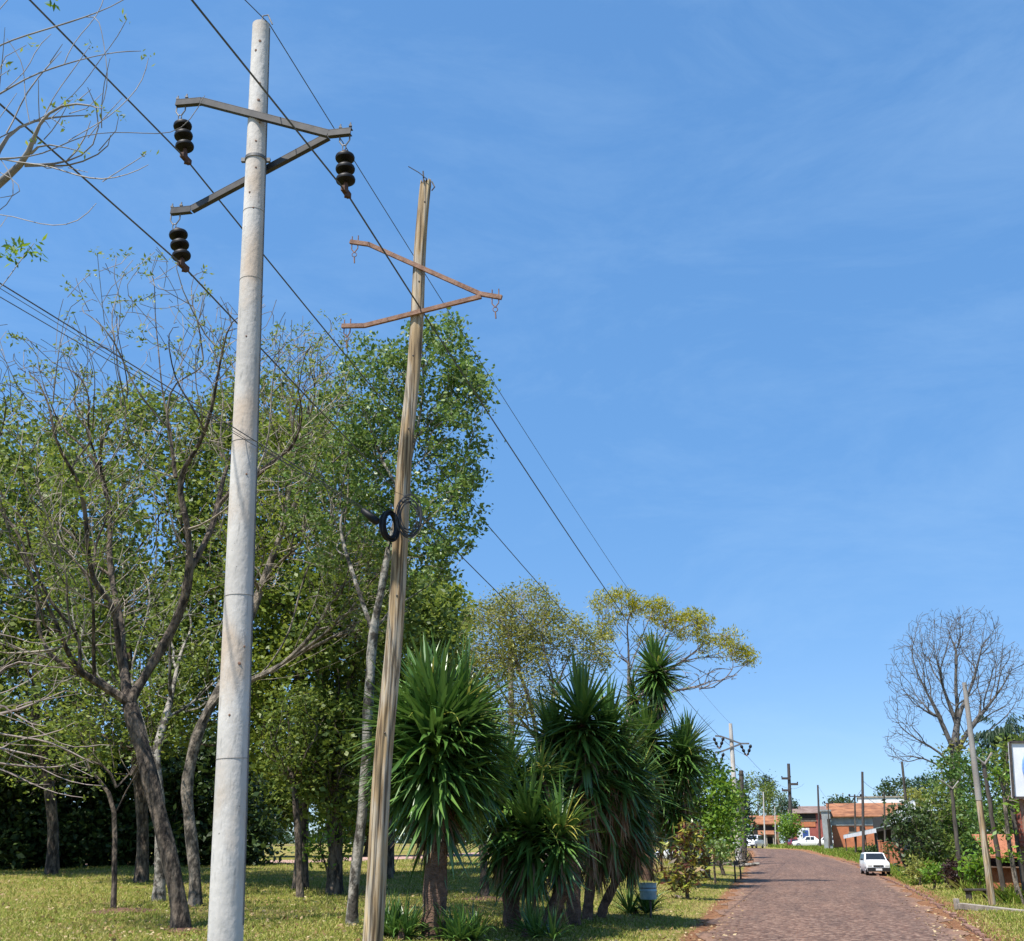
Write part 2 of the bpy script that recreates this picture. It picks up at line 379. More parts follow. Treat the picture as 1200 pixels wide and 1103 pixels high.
class Tree:
    def __init__(s, rng): s.P = []; s.par = []; s.len = []; s.rng = rng; s.sk = []; s.pw = .6
    def node(s, p, par, sk=False):
        p = np.array(p, float); i = len(s.P); s.P.append(p); s.par.append(par)
        s.len.append(0 if par < 0 else s.len[par] + np.linalg.norm(p - s.P[par])); s.sk.append(sk); return i
    def limb(s, pts, start=-1, step=.5, wob=.03):
        pts = [np.array(p, float) for p in pts]; cur = start
        if start < 0: cur = s.node(pts[0], -1, True)
        else:
            if np.linalg.norm(pts[0] - s.P[start]) > 1e-3: pts = [s.P[start]] + pts
        # Catmull-Rom through the points
        Q = [pts[0]] + pts + [pts[-1]]
        for i in range(1, len(Q) - 2):
            p0, p1, p2, p3 = Q[i - 1], Q[i], Q[i + 1], Q[i + 2]
            d = np.linalg.norm(p2 - p1); n = max(1, int(round(d / step)))
            for j in range(1, n + 1):
                t = j / n
                q = .5 * ((2 * p1) + (-p0 + p2) * t + (2 * p0 - 5 * p1 + 4 * p2 - p3) * t * t + (-p0 + 3 * p1 - 3 * p2 + p3) * t ** 3)
                if j < n: q = q + s.rng.normal(0, wob, 3)
                cur = s.node(q, cur, True)
        return cur
    def nearest(s, p):
        return int(np.argmin(np.linalg.norm(np.array(s.P) - np.asarray(p), axis=1)))
    def grow(s, A, bf=.4, step=.5, wob=.06, dirw=.5, skip=0, rise=0.0):
        A = np.asarray(A, float); n = len(A); best = np.full(n, 1e9); bi = np.zeros(n, int); alive = np.ones(n, bool)
        def upd(i):
            v = A - s.P[i]; d = np.linalg.norm(v, axis=1)
            c = d + bf * s.len[i]
            if s.par[i] >= 0:
                dr = unit(s.P[i] - s.P[s.par[i]]); cs = (v @ dr) / (d + 1e-6)
                c = c + d * dirw * (1 - cs)
            m = c < best; best[m] = c[m]; bi[m] = i
        for i in range(skip, len(s.P)): upd(i)
        for _ in range(n):
            j = int(np.argmin(np.where(alive, best, 1e9))); alive[j] = False
            a, b = s.P[bi[j]], A[j]; d = np.linalg.norm(b - a); m = max(1, int(d / step)); cur = int(bi[j])
            prevdir = unit(a - s.P[s.par[cur]]) if s.par[cur] >= 0 else unit(b - a)
            ctrl = a + prevdir * d * .4 + np.array([0, 0, rise * d])
            for q in range(1, m + 1):
                t = q / m; p = (1 - t) ** 2 * a + 2 * t * (1 - t) * ctrl + t * t * b
                if q < m: p = p + s.rng.normal(0, wob * step, 3)
                cur = s.node(p, cur); upd(cur)
    def radii(s, rb, r0):
        n = len(s.P); kids = [[] for _ in range(n)]
        for i, p in enumerate(s.par):
            if p >= 0: kids[p].append(i)
        cnt = np.zeros(n)
        for i in range(n - 1, -1, -1):
            cnt[i] = 1 if not kids[i] else sum(cnt[k] for k in kids[i])
            if kids[i] and False: pass
        s.r = np.maximum(r0, rb * (cnt / cnt[0]) ** s.pw)
        s.kids = kids; s.cnt = cnt
    def tips(s): return np.array([s.P[i] for i in range(len(s.P)) if not s.kids[i]])
    def mesh(s, mb, flare=1.5, minr=0.0, thick=1.0, fine=None, lim=.03):
        stack = [(0, -1)]
        while stack:
            st, pr = stack.pop()
            chain = [] if pr < 0 else [pr]
            i = st
            while True:
                chain.append(i); ks = s.kids[i]
                if not ks: break
                ks = sorted(ks, key=lambda k: -s.cnt[k])
                for k in ks[1:]: stack.append((k, i))
                i = ks[0]
            if len(chain) < 2: continue
            P = np.array([s.P[c] for c in chain]); rr = np.array([s.r[c] for c in chain]) * thick
            if pr >= 0: rr[0] = min(rr[0], rr[1] * 1.15)
            if len(P) > 3:   # soften kinks
                for _ in range(2): P[1:-1] = P[1:-1] * .5 + (P[:-2] + P[2:]) * .25
                rr[1:-1] = rr[1:-1] * .4 + (rr[:-2] + rr[2:]) * .3
            if pr < 0:
                h = P[:, 2] - P[0, 2]; rr = rr * (1 + (flare - 1) * np.exp(-h / .35))
            rr[-1] *= .55; rr = np.maximum(rr, minr)
            mx = rr.max(); n = 12 if mx > .12 else 7 if mx > .04 else 4 if mx > .015 else 3
            if fine is not None and mx < lim: fine.tube(P, rr, n, cap=False); continue
            if n == 12:   # a knobbly trunk
                mb.tube(P, rr * (1 + .07 * np.sin(np.arange(len(rr)) * 1.7 + st)), n, cap=False)
            else: mb.tube(P, rr, n, cap=False)

def make_tree(name, label, cat, base, limbs, blobs, n, rb, r0, bark, leafspec=None, bf=.4, seed=1, group=None, step=.5, shell=.35,
              wob=.06, rise=0.0, dirw=.5, flare=1.5, minr=0.0, twigs=None, pw=.6, skipfrac=0.0, wobl=.03, smoothed=True):
    """limbs: first is the trunk; each a list of (px,py,Y) or world arrays. leafspec: list of dicts"""
    rng = np.random.default_rng(seed)
    T = Tree(rng); T.pw = pw; base = np.array(base, float)
    conv = lambda q: np.array(q, float) if isinstance(q, np.ndarray) else at(*q)
    tr = [base - np.array([0, 0, .25]), base] + [conv(q) for q in limbs[0]]
    T.limb(tr, step=step, wob=wobl)
    for l in limbs[1:]:
        l = [conv(q) for q in l]; T.limb(l[1:] if len(l) > 1 else l, start=T.nearest(l[0]), step=step, wob=wobl)
    if n:
        A = blob_points(blobs, n, rng, shell)
        g = np.array([ground(p[0], p[1]) for p in A]); A = A[A[:, 2] > g + .15]
        nsk = len(T.P); skip = int(nsk * skipfrac)
        T.grow(A, bf, step, wob, dirw, skip, rise)
    T.radii(rb, r0)
    root = thing(name, base, label, cat, group)
    mb = MB(); fb = MB() if twigs else None; T.mesh(mb, flare, minr, 1.0, fb); mb.build('trunk', bark, root, smooth=True)
    if twigs: fb.build('branches', twigs, root, smooth=True)
    tips = T.tips()
    for sp in (leafspec or []):
        C = tips
        if sp.get('along'):
            C = np.array([T.P[i] for i in range(len(T.P)) if T.r[i] < r0 * sp['along']])
        if 'where' in sp: C = C[sp['where'](C)]
        if 'frac' in sp: C = C[rng.random(len(C)) < sp['frac']]
        if len(C) == 0: continue
        me = leaves_mesh(name + '_crown', C, sp['k'], sp['spread'], sp['size'], sp.get('aspect', .5), sp.get('flat', .7), rng, sp.get('droop', 0))
        link(sp.get('name', 'crown'), me, sp['mat'], root)
    return root, T

def bush(name, label, cat, blobs, n, lm, size, k=10, spread=.15, seed=1, group=None, bark=None, aspect=.5, r0=.006, rb=.06, flat=.8, shell=.2, droop=0.0, bf=.3):
    px = sum(b[0] * b[2] for b in blobs) / sum(b[2] for b in blobs); Y = blobs[0][4]
    base = gp(px, Y)
    c = at(blobs[0][0], blobs[0][1], Y)
    trunk = [base + (c - base) * .25, base + (c - base) * .5]
    return make_tree(name, label, cat, base, [trunk], blobs, n, rb, r0, bark or M['bark1'],
                     [dict(mat=lm, k=k, spread=spread, size=size, aspect=aspect, flat=flat, droop=droop)], bf=bf, seed=seed, group=group, step=.35, shell=shell)

# ------------------------------------------------------------------ ground, road, path
def axis_vals(parts):
    return np.unique(np.concatenate([np.arange(a, b, s) for a, b, s in parts]))
gx = axis_vals([(-1500, -300, 200), (-300, -60, 20), (-60, -26, 3), (-26, 36, .7), (36, 70, 3), (70, 300, 20), (300, 1501, 200)])
gy = axis_vals([(-60, 14, 2), (14, 80, .8), (80, 190, 2.5), (190, 300, 15), (300, 3001, 300)])
X, Yg = np.meshgrid(gx, gy); Z = ground(X, Yg)
inroad = (X > xl(Yg)) & (X < xr(Yg)) & (Yg < YEND)
nearL = X - xl(Yg); nearR = xr(Yg) - X
V = np.stack([X, Yg, Z], -1).reshape(-1, 3)
nx_, ny_ = len(gx), len(gy)
I = np.arange(nx_ * ny_).reshape(ny_, nx_)
Fc = np.stack([I[:-1, :-1], I[:-1, 1:], I[1:, 1:], I[1:, :-1]], -1).reshape(-1, 4)
me = mesh_np('ground', V, Fc, True)
# bare red dirt fraction beside the road is a property of the place
dR = np.where(X > xr(Yg), X - xr(Yg), 0); dL = np.where(X < xl(Yg), xl(Yg) - X, 0)
dirt = np.where(X > (xl(Yg) + xr(Yg)) / 2, 1 - dR / 2.2, 1 - dL / .9); dirt = np.clip(dirt, 0, 1) * (Yg < YEND + 10)
at_ = me.attributes.new('dirt', 'FLOAT', 'POINT'); at_.data.foreach_set('value', dirt.ravel().astype(np.float32))

def ground_mat():
    m, nt, b = new_mat('lawn'); L = nt.links.new
    tc = nt.nodes.new('ShaderNodeTexCoord')
    def noise(scale, det=6, rough=.6):
        n = nt.nodes.new('ShaderNodeTexNoise'); n.inputs['Scale'].default_value = scale; n.inputs['Detail'].default_value = det; n.inputs['Roughness'].default_value = rough
        L(tc.outputs['Object'], n.inputs['Vector']); return n.outputs['Fac']
    def ramp(src, stops):
        r = nt.nodes.new('ShaderNodeValToRGB'); e = r.color_ramp.elements
        e[0].position, e[0].color = stops[0][0], c4(stops[0][1]); e[1].position, e[1].color = stops[-1][0], c4(stops[-1][1])
        for p, c in stops[1:-1]: x = e.new(p); x.color = c4(c)
        L(src, r.inputs[0]); return r.outputs[0]
    grass = ramp(noise(.35, 8, .7), [(.3, (.11, .14, .025)), (.45, (.22, .215, .045)), (.58, (.34, .26, .10)), (.68, (.22, .21, .045)), (.8, (.13, .15, .03))])
    fine = ramp(noise(9, 5, .7), [(.3, (.45, .45, .45)), (.7, (1.25, 1.25, 1.2))])
    mx = nt.nodes.new('ShaderNodeMix'); mx.data_type = 'RGBA'; mx.blend_type = 'MULTIPLY'; mx.inputs[0].default_value = 1
    L(grass, mx.inputs['A']); L(fine, mx.inputs['B'])
    dirtc = ramp(noise(2.5, 8, .7), [(.3, (.13, .055, .03)), (.55, (.27, .135, .07)), (.75, (.38, .23, .13))])
    a = nt.nodes.new('ShaderNodeAttribute'); a.attribute_name = 'dirt'
    nn = noise(1.6, 8, .75); ad = nt.nodes.new('ShaderNodeMath'); ad.operation = 'ADD'; L(a.outputs['Fac'], ad.inputs[0]); L(nn, ad.inputs[1])
    mask = ramp(ad.outputs[0], [(.92, (0, 0, 0)), (1.0, (1, 1, 1))])
    sc = noise(.22, 4); worn = ramp(sc, [(.62, (0, 0, 0)), (.72, (.55, .55, .55))])
    mm = nt.nodes.new('ShaderNodeMath'); mm.operation = 'MAXIMUM'; 
    sm = nt.nodes.new('ShaderNodeMath'); sm.operation = 'SUBTRACT'; L(ad.outputs[0], sm.inputs[0]); sm.inputs[1].default_value = .85
    s2 = nt.nodes.new('ShaderNodeMath'); s2.operation = 'MULTIPLY'; s2.use_clamp = True; L(sm.outputs[0], s2.inputs[0]); s2.inputs[1].default_value = 5
    L(s2.outputs[0], mm.inputs[0]); L(worn, mm.inputs[1])
    m2 = nt.nodes.new('ShaderNodeMix'); m2.data_type = 'RGBA'; L(mm.outputs[0], m2.inputs[0]); L(mx.outputs['Result'], m2.inputs['A']); L(dirtc, m2.inputs['B'])
    L(m2.outputs['Result'], b.inputs['Base Color']); b.inputs['Roughness'].default_value = 1; b.inputs['Specular IOR Level'].default_value = .1
    bp = nt.nodes.new('ShaderNodeBump'); bp.inputs['Strength'].default_value = 1; bp.inputs['Distance'].default_value = .12
    L(noise(7, 6, .75), bp.inputs['Height']); L(bp.outputs[0], b.inputs['Normal'])
    return m
tag(link('ground', me, ground_mat()), kind='structure')

def road_mat():
    m, nt, b = new_mat('basalt_cobbles'); L = nt.links.new
    tc = nt.nodes.new('ShaderNodeTexCoord')
    v = nt.nodes.new('ShaderNodeTexVoronoi'); v.inputs['Scale'].default_value = 10; L(tc.outputs['Object'], v.inputs['Vector'])
    ve = nt.nodes.new('ShaderNodeTexVoronoi'); ve.feature = 'DISTANCE_TO_EDGE'; ve.inputs['Scale'].default_value = 10; L(tc.outputs['Object'], ve.inputs['Vector'])
    sep = nt.nodes.new('ShaderNodeSeparateColor'); L(v.outputs['Color'], sep.inputs[0])
    r = nt.nodes.new('ShaderNodeValToRGB'); e = r.color_ramp.elements
    e[0].position = 0; e[0].color = (.05, .031, .024, 1); e[1].position = 1; e[1].color = (.28, .195, .15, 1); x = e.new(.55); x.color = (.12, .08, .062, 1)
    L(sep.outputs[0], r.inputs[0])
    j = nt.nodes.new('ShaderNodeValToRGB'); j.color_ramp.elements[0].position = .02; j.color_ramp.elements[1].position = .09; L(ve.outputs['Distance'], j.inputs[0])
    m1 = nt.nodes.new('ShaderNodeMix'); m1.data_type = 'RGBA'; L(j.outputs[0], m1.inputs[0]); m1.inputs['A'].default_value = (.12, .055, .035, 1); L(r.outputs[0], m1.inputs['B'])
    n = nt.nodes.new('ShaderNodeTexNoise'); n.inputs['Scale'].default_value = .45; n.inputs['Detail'].default_value = 9; n.inputs['Roughness'].default_value = .7; L(tc.outputs['Object'], n.inputs['Vector'])
    a = nt.nodes.new('ShaderNodeAttribute'); a.attribute_name = 'edge'
    ad = nt.nodes.new('ShaderNodeMath'); ad.operation = 'ADD'; L(n.outputs['Fac'], ad.inputs[0]); L(a.outputs['Fac'], ad.inputs[1])
    dr = nt.nodes.new('ShaderNodeValToRGB'); dr.color_ramp.elements[0].position = .58; dr.color_ramp.elements[1].position = .9; L(ad.outputs[0], dr.inputs[0])
    m2 = nt.nodes.new('ShaderNodeMix'); m2.data_type = 'RGBA'; L(dr.outputs[0], m2.inputs[0]); L(m1.outputs['Result'], m2.inputs['A']); m2.inputs['B'].default_value = (.23, .135, .088, 1)
    # worn wheel tracks and dusty streaks run along the street
    la = nt.nodes.new('ShaderNodeAttribute'); la.attribute_name = 'lane'
    tn = nt.nodes.new('ShaderNodeTexNoise'); tn.inputs['Scale'].default_value = 1; tn.inputs['Detail'].default_value = 6; tn.inputs['Roughness'].default_value = .6; L(la.outputs['Vector'], tn.inputs['Vector'])
    tr_ = nt.nodes.new('ShaderNodeValToRGB'); tr_.color_ramp.elements[0].position = .35; tr_.color_ramp.elements[1].position = .7; tr_.color_ramp.elements[0].color = (.8, .78, .76, 1); tr_.color_ramp.elements[1].color = (1.2, 1.13, 1.05, 1); L(tn.outputs['Fac'], tr_.inputs[0])
    m3 = nt.nodes.new('ShaderNodeMix'); m3.data_type = 'RGBA'; m3.blend_type = 'MULTIPLY'; m3.inputs[0].default_value = 1; L(m2.outputs['Result'], m3.inputs['A']); L(tr_.outputs[0], m3.inputs['B'])
    L(m3.outputs['Result'], b.inputs['Base Color']); b.inputs['Roughness'].default_value = .85; b.inputs['Specular IOR Level'].default_value = .3
    bp = nt.nodes.new('ShaderNodeBump'); bp.inputs['Strength'].default_value = .6; bp.inputs['Distance'].default_value = .03
    mr = nt.nodes.new('ShaderNodeMath'); mr.operation = 'MINIMUM'; L(ve.outputs['Distance'], mr.inputs[0]); mr.inputs[1].default_value = .25
    L(mr.outputs[0], bp.inputs['Height']); L(bp.outputs[0], b.inputs['Normal'])
    return m
# the road strip
ys = np.concatenate([np.arange(-60, 20, 3), np.arange(20, 80, 1.0), np.arange(80, YEND, 2.0), [YEND]])
rows = []
for y in ys:
    rows.append((np.array([xl(y), y]), np.array([xr(y), y])))
cl = (rows[-1][0] + rows[-1][1]) / 2; wd = 3.6
for (x, y, ang) in ((cl[0] - .3, YEND + 8, -8), (cl[0] - 3, YEND + 18, -28), (cl[0] - 10, YEND + 27, -52), (cl[0] - 22, YEND + 33, -70), (cl[0] - 45, YEND + 38, -80), (cl[0] - 90, YEND + 42, -88)):
    nrm = np.array([math.cos(R(ang)), math.sin(R(-ang)) * -1.0]); nrm = np.array([math.cos(R(ang)), -math.sin(R(ang)) * -1])
    t = np.array([math.sin(R(ang)), math.cos(R(ang))]); nr = np.array([t[1], -t[0]])
    c = np.array([x, y]); rows.append((c - nr * wd, c + nr * wd))
NC = 12; V = []; ed = []
for a, b_ in rows:
    wj = .22 * math.sin(a[1] * 1.3) + .15 * math.sin(a[1] * 3.1 + 1)
    wk = .22 * math.sin(a[1] * 1.1 + 2) + .15 * math.sin(a[1] * 2.7)
    for j in range(NC + 1):
        t = j / NC; p = a * (1 - t) + b_ * t
        w = b_ - a; w = w / np.linalg.norm(w)
        if j == 0: p = p + w * wj
        if j == NC: p = p + w * wk
        crown_ = .03 * (1 - (2 * t - 1) ** 2)
        V.append((p[0], p[1], float(ground(p[0], p[1])) + .012 + crown_)); ed.append(max(0, abs(2 * t - 1) - .8) * 1.7)
nr_ = len(rows); I = np.arange(nr_ * (NC + 1)).reshape(nr_, NC + 1)
Fc = np.stack([I[:-1, :-1], I[:-1, 1:], I[1:, 1:], I[1:, :-1]], -1).reshape(-1, 4)
me = mesh_np('road', V, Fc, True)
at_ = me.attributes.new('edge', 'FLOAT', 'POINT'); at_.data.foreach_set('value', np.array(ed, dtype=np.float32))
lane = np.array([(j / NC * 9, i * .12, 0) for i in range(nr_) for j in range(NC + 1)], dtype=np.float32)
at_ = me.attributes.new('lane', 'FLOAT_VECTOR', 'POINT'); at_.data.foreach_set('vector', lane.ravel())
tag(link('road', me, road_mat()), kind='structure')

def strip(name, pts, width, m, lift=.012):
    V = []; n = len(pts)
    P = np.array([p[:2] for p in pts]); T = np.gradient(P, axis=0); T = T / np.linalg.norm(T, axis=1, keepdims=True)
    for p, t in zip(P, T):
        nr = np.array([t[1], -t[0]])
        for s in (-1, 0, 1):
            q = p + nr * s * width / 2; V.append((q[0], q[1], float(ground(q[0], q[1])) + lift))
    I = np.arange(n * 3).reshape(n, 3)
    Fc = np.stack([I[:-1, :-1], I[:-1, 1:], I[1:, 1:], I[1:, :-1]], -1).reshape(-1, 4)
    return tag(link(name, mesh_np(name, V, Fc, True), m), kind='structure')
def dens(pts, step=1.0):
    out = [np.array(pts[0], float)]
    for a, b in zip(pts[:-1], pts[1:]):
        a = np.array(a, float); b = np.array(b, float); n = max(1, int(np.linalg.norm((b - a)[:2]) / step))
        out += [a + (b - a) * (i + 1) / n for i in range(n)]
    return out
M['pathdirt'] = mat('pink_dirt', (.30, .17, .13), (.46, .30, .25), .95, 1.2, .4)
strip('path', dens([gp(60, 62), gp(230, 64), gp(345, 70), gp(430, 78), gp(545, 96), gp(640, 112), gp(760, 125)], 1.5), 5.0, M['pathdirt'], .02)

# ------------------------------------------------------------------ main concrete pole
def densify_line(a, b, n): return [np.array(a) * (1 - t) + np.array(b) * t for t in np.linspace(0, 1, n)]
YP = 13.0
top1 = at(306, 30, YP); low1 = at(264, 1103, YP)
d1 = unit(top1 - low1); base1 = low1 - d1 * ((low1[2] - ground(low1[0], YP)) / d1[2]); base1[2] = ground(base1[0], base1[1])
P2b = gp(866, 92); P2t = at(856, 848, 92)
U = unit(np.array([P2b[0] - base1[0], P2b[1] - base1[1], 0])); NP = U   # line direction; arms lie in the plane square to it
NW = np.array([U[1], -U[0], 0])
root = thing('utility_pole', base1, 'tall round concrete power pole with black insulators, nearest the camera', 'utility pole')
H = np.linalg.norm(top1 - base1)
mb = MB(); rbase = .203; rtop = .128
pts = densify_line(base1 - d1 * .3, top1, 60)
mb.tube(pts, [rbase + (rtop - rbase) * t for t in np.linspace(0, 1, 60)], 40)
mb.build('shaft', M['polecon'], root, smooth=True)
def pr(py):   # centre of the pole and its radius at image row py
    lo, hi = 0., 1.
    for _ in range(40):
        m_ = (lo + hi) / 2; p = base1 * (1 - m_) + top1 * m_
        if proj(p)[1] > py: lo = m_
        else: hi = m_
    return base1 * (1 - lo) + top1 * lo, rbase + (rtop - rbase) * lo
c, r_ = pr(188); mb = MB(); mb.lathe(c - d1 * .02, [(0, r_ + .002), (0, r_ + .014), (.045, r_ + .014), (.045, r_ + .002)], 32, d1)
mb.box(c + np.array([-r_ - .03, 0, 0]), (.07, .05, .06)); mb.box(c + np.array([r_ + .03, 0, 0]), (.07, .05, .06)); mb.build('clamp_band', M['steel'], root)
M['seam'] = mat('seam_grey', (.2, .18, .16), (.3, .27, .24), .9, 9)
for py in (330, 700, 890, 520, 250):
    c, r_ = pr(py); mb = MB(); mb.lathe(c, [(0, r_ - .01), (0, r_ + .0035), (.006, r_ + .0035), (.006, r_ - .01)], 32, d1); mb.build('mould_seam', M['seam'], root)
toc = lambda p: unit(np.array([CAM[0] - p[0], CAM[1] - p[1], 0]))
for py, off, s in ((55, .1, .022), (66, .5, .02), (104, -.05, .016), (124, 0, .022), (140, .2, .024), (150, -.2, .014), (172, .1, .016), (203, 0, .014), (232, .5, .016), (250, .1, .012), (780, -.2, .02), (840, .3, .014), (760, -.5, .013), (400, .25, .012), (560, -.2, .013)):
    c, r_ = pr(py); t = toc(c); q = c + r_ * (t * math.cos(off) + np.array([t[1] * -1, t[0], 0]) * math.sin(off) * -1)
    mb = MB(); mb.lathe(q - t * .012, [(0, s), (.016, s), (.018, s * .5)], 8, t); mb.build('bolt_hole', M['rust'], root)
mb = MB(); c0, r0_ = pr(33); c1_, r1_ = pr(1103)
side = lambda p: unit(np.cross(toc(p), (0, 0, 1)) * -1)
q = []
for py in list(range(34, 1103, 30)):
    c, r_ = pr(py); t = toc(c); s_ = np.array([t[1], -t[0], 0]); s_ = s_ if s_[0] > 0 else -s_
    q.append(c + (s_ * .93 + t * .37) * (r_ + .009))
mb.tube(q, .0065, 6); mb.build('earth_wire', M['steel'], root)
# a short pin on the top that carries the earth wire
mb = MB(); pk = top1 + np.array([.05, 0, .0]); mb.tube([top1 - d1 * .05, top1 + d1 * .18 + np.array([.02, 0, 0]), top1 + d1 * .2 + np.array([.1, 0, 0]), top1 + d1 * .02 + np.array([.17, 0, 0])], .011, 6); mb.build('top_pin', M['steel'], root)
PC = pr(165)[0]
fr = -NP * .0
def armpts(lst, off): return [on_plane(px, py, PC + off, NP) for px, py in lst]
offf = -NP * .20
UA = armpts([(206, 120), (235, 117.5), (384.6, 155.8), (411, 153)], -NP * .17)
LA = armpts([(200, 247), (223.5, 244.5), (384, 158.5)], -NP * -.17)
def channel(name, P, w, m, parent):
    mb = MB()
    for a, b in zip(P[:-1], P[1:]):
        mb.bar(a, b, .012, w, NP * -1 if False else (0, 0, 1))
        t = unit(b - a); up = np.cross(np.cross(t, (0, 0, 1)), t); up = unit(up)
        mb.bar(a + up * (w / 2 + .004) + NP * .03, b + up * (w / 2 + .004) + NP * .03, .075, .008)
        mb.bar(a - up * (w / 2 + .004) + NP * .03, b - up * (w / 2 + .004) + NP * .03, .075, .008)
    return mb.build(name, m, parent)
M['arm'] = mat('shade_darkened_arm_steel', (.028, .027, .027), (.06, .056, .054), .6, 6, metal=.2)  # steel colour darkened to stand in for shade on arms seen from below
# behind or in front of the shaft: the two channels pass either side of it
channel('crossarm', UA, .085, M['arm'], root)
channel('crossarm', LA, .085, M['arm'], root)

def insulator(parent, hookpx, discs, clamppx, plane_pt, rad=.135):
    hp = on_plane(*hookpx, plane_pt, NP); cl = on_plane(*clamppx, plane_pt, NP)
    sroot = None
    mb = MB()
    for s in (-1, 1):    # the two eye bolts standing through the arm
        e = hp + NW * .075 * s
        mb.tube([e + np.array([0, 0, .13]), e + np.array([0, 0, -.16]), hp + np.array([0, 0, -.24]) + NW * .02 * s], .011, 6)
        mb.box(e + np.array([0, 0, .075]), (.04, .04, .025))
    ring = [hp + np.array([0, 0, -.27]) + NW * .028 * math.cos(t) + np.array([0, 0, .045]) * math.sin(t) for t in np.linspace(0, 2 * math.pi, 13)]
    mb.tube(ring, .008, 5)
    st = mb.build('insulator_string', M['steel'], parent, smooth=True)
    D = [on_plane(*d, plane_pt, NP) for d in discs]; ax = unit(D[0] - D[-1])
    for dc in D:
        mb = MB(); r = rad
        mb.lathe(dc, [(-.055, r * .3), (-.05, r * .62), (-.03, r * .96), (-.005, r), (.02, r * .95), (.045, r * .72), (.06, r * .42), (.062, .05)], 20, ax)
        mb.build('insulator_disc', M['porcelain'], st, smooth=True)
        mb = MB(); mb.lathe(dc + ax * .058, [(0, .055), (.035, .05), (.045, .03)], 12, ax); mb.build('disc_cap', M['rustdark'], st, smooth=True)
    mb = MB(); p0 = D[-1] - ax * .05
    mb.tube([p0, p0 * .5 + cl * .5, cl], [.028, .035, .03], 8); mb.bar(cl - NP * .11 + np.array([0, 0, .0]), cl + NP * .11, .06, .075); mb.box(cl + np.array([.02, 0, -.05]), (.07, .06, .07), .4)
    mb.build('wire_clamp', M['rustdark'], st)
    return cl
plA = PC - NP * .13; plB = PC + NP * .2
clA = insulator(root, (213, 120), [(214, 147.7), (215, 159), (216.3, 171.5)], (217.7, 186), plA)
clB = insulator(root, (206.5, 247), [(209, 275), (210.5, 287), (212.5, 299.5)], (215, 312), plB)
clC = insulator(root, (404.5, 154), [(404.3, 184.8), (404.6, 197.9), (405, 210.6)], (405.5, 225), plA)

# ------------------------------------------------------------------ old wooden pole
YW = 15.5
topw = at(499.5, 213, YW); loww = at(434.5, 1103, YW); dw = unit(topw - loww)
basew = loww - dw * ((loww[2] - ground(loww[0], YW)) / dw[2])
root = thing('utility_pole', basew, 'weathered split wooden power pole leaning right, with empty rusty crossarms', 'utility pole')
mb = MB(); n = 90; P = densify_line(basew - dw * .2, topw, n)
rngw = np.random.default_rng(3)
P = [p + np.array([.02 * math.sin(i * .21), 0, 0]) for i, p in enumerate(P)]
rr = [(.140 + (.092 - .140) * t) for t in np.linspace(0, 1, n)]
# irregular section: a few long splits down the pole
A_ = np.array([1.0, 0, 0]); B_ = np.cross(dw, A_); A_ = np.cross(B_, dw); NS = 48
th = np.arange(NS) * 2 * math.pi / NS; V = []
for i, (p, r_) in enumerate(zip(P, rr)):
    t = i / (n - 1)
    for j, a in enumerate(th):
        f = 1 + .05 * math.sin(3 * a + t * 4) + .04 * math.sin(7 * a + 3 * math.sin(t * 9))
        for sa, wdh, dpt in ((4.4 + .5 * math.sin(t * 5), .10, .16), (5.2 + .4 * math.sin(t * 7 + 1), .09, .14), (3.6 + .3 * math.sin(t * 11), .08, .12)):
            dd = (a - sa + math.pi) % (2 * math.pi) - math.pi
            f -= dpt * math.exp(-(dd / wdh) ** 2) * (.5 + .5 * math.sin(t * 17 + sa))
        if i == n - 1: zoff = rngw.uniform(-.1, .05)
        else: zoff = 0
        V.append(p + r_ * f * (math.cos(a) * A_ + math.sin(a) * B_) + dw * zoff)
Fs = [(i * NS + j, i * NS + (j + 1) % NS, (i + 1) * NS + (j + 1) % NS, (i + 1) * NS + j) for i in range(n - 1) for j in range(NS)]
Fs.append(tuple((n - 1) * NS + j for j in range(NS)))
mb.add(V, Fs); mb.build('shaft', M['woodpole'], root, smooth=True)
PW = topw
pw_ = lambda px, py, o=0: on_plane(px, py, PW - NP * (.13 + o), NP)
def strap(P, w, parent):
    mb = MB()
    for a, b in zip(P[:-1], P[1:]): mb.bar(a, b, .05, w)
    return mb.build('crossarm', M['rust'], parent)
strap([pw_(410.5, 283.5), pw_(432, 286.5), pw_(562.8, 344.6), pw_(588, 348.8)], .07, root)
strap([pw_(400.7, 382.3, .02), pw_(427, 381.8, .02), pw_(563.9, 347.5, .02)], .07, root)
for px, py in ((416, 284), (407, 382), (580.5, 347)):
    mb = MB(); hp = pw_(px, py)
    for s in (-1, 1): mb.tube([hp + NW * .055 * s + np.array([0, 0, .12]), hp + NW * .055 * s + np.array([0, 0, -.13]), hp + np.array([0, 0, -.2])], .01, 5)
    mb.tube([hp + np.array([0, 0, -.2]) + .04 * np.array([math.cos(t), 0, math.sin(t) - 1]) for t in np.linspace(0, 6.28, 12)], .007, 5)
    mb.tube([hp + np.array([.0, 0, -.28]), hp + np.array([.01, 0, -.40])], .012, 5)
    mb.build('hanger_bolts', M['rust'], root)
mb = MB(); t_ = topw
mb.tube([t_ + np.array([-.03, -.1, -.1]), t_ + np.array([-.05, -.1, .14])], .012, 6)
mb.tube([t_ + np.array([-.3, -.12, .22]), t_ + np.array([-.12, -.12, .1]), t_ + np.array([.02, -.12, -.03])], .008, 5)
mb.tube([t_ + np.array([.1, -.03, -.02]), t_ + np.array([.15, -.05, -.14]), t_ + np.array([.1, -.03, -.2])], .012, 6)
mb.build('top_ironwork', M['darksteel'], root)
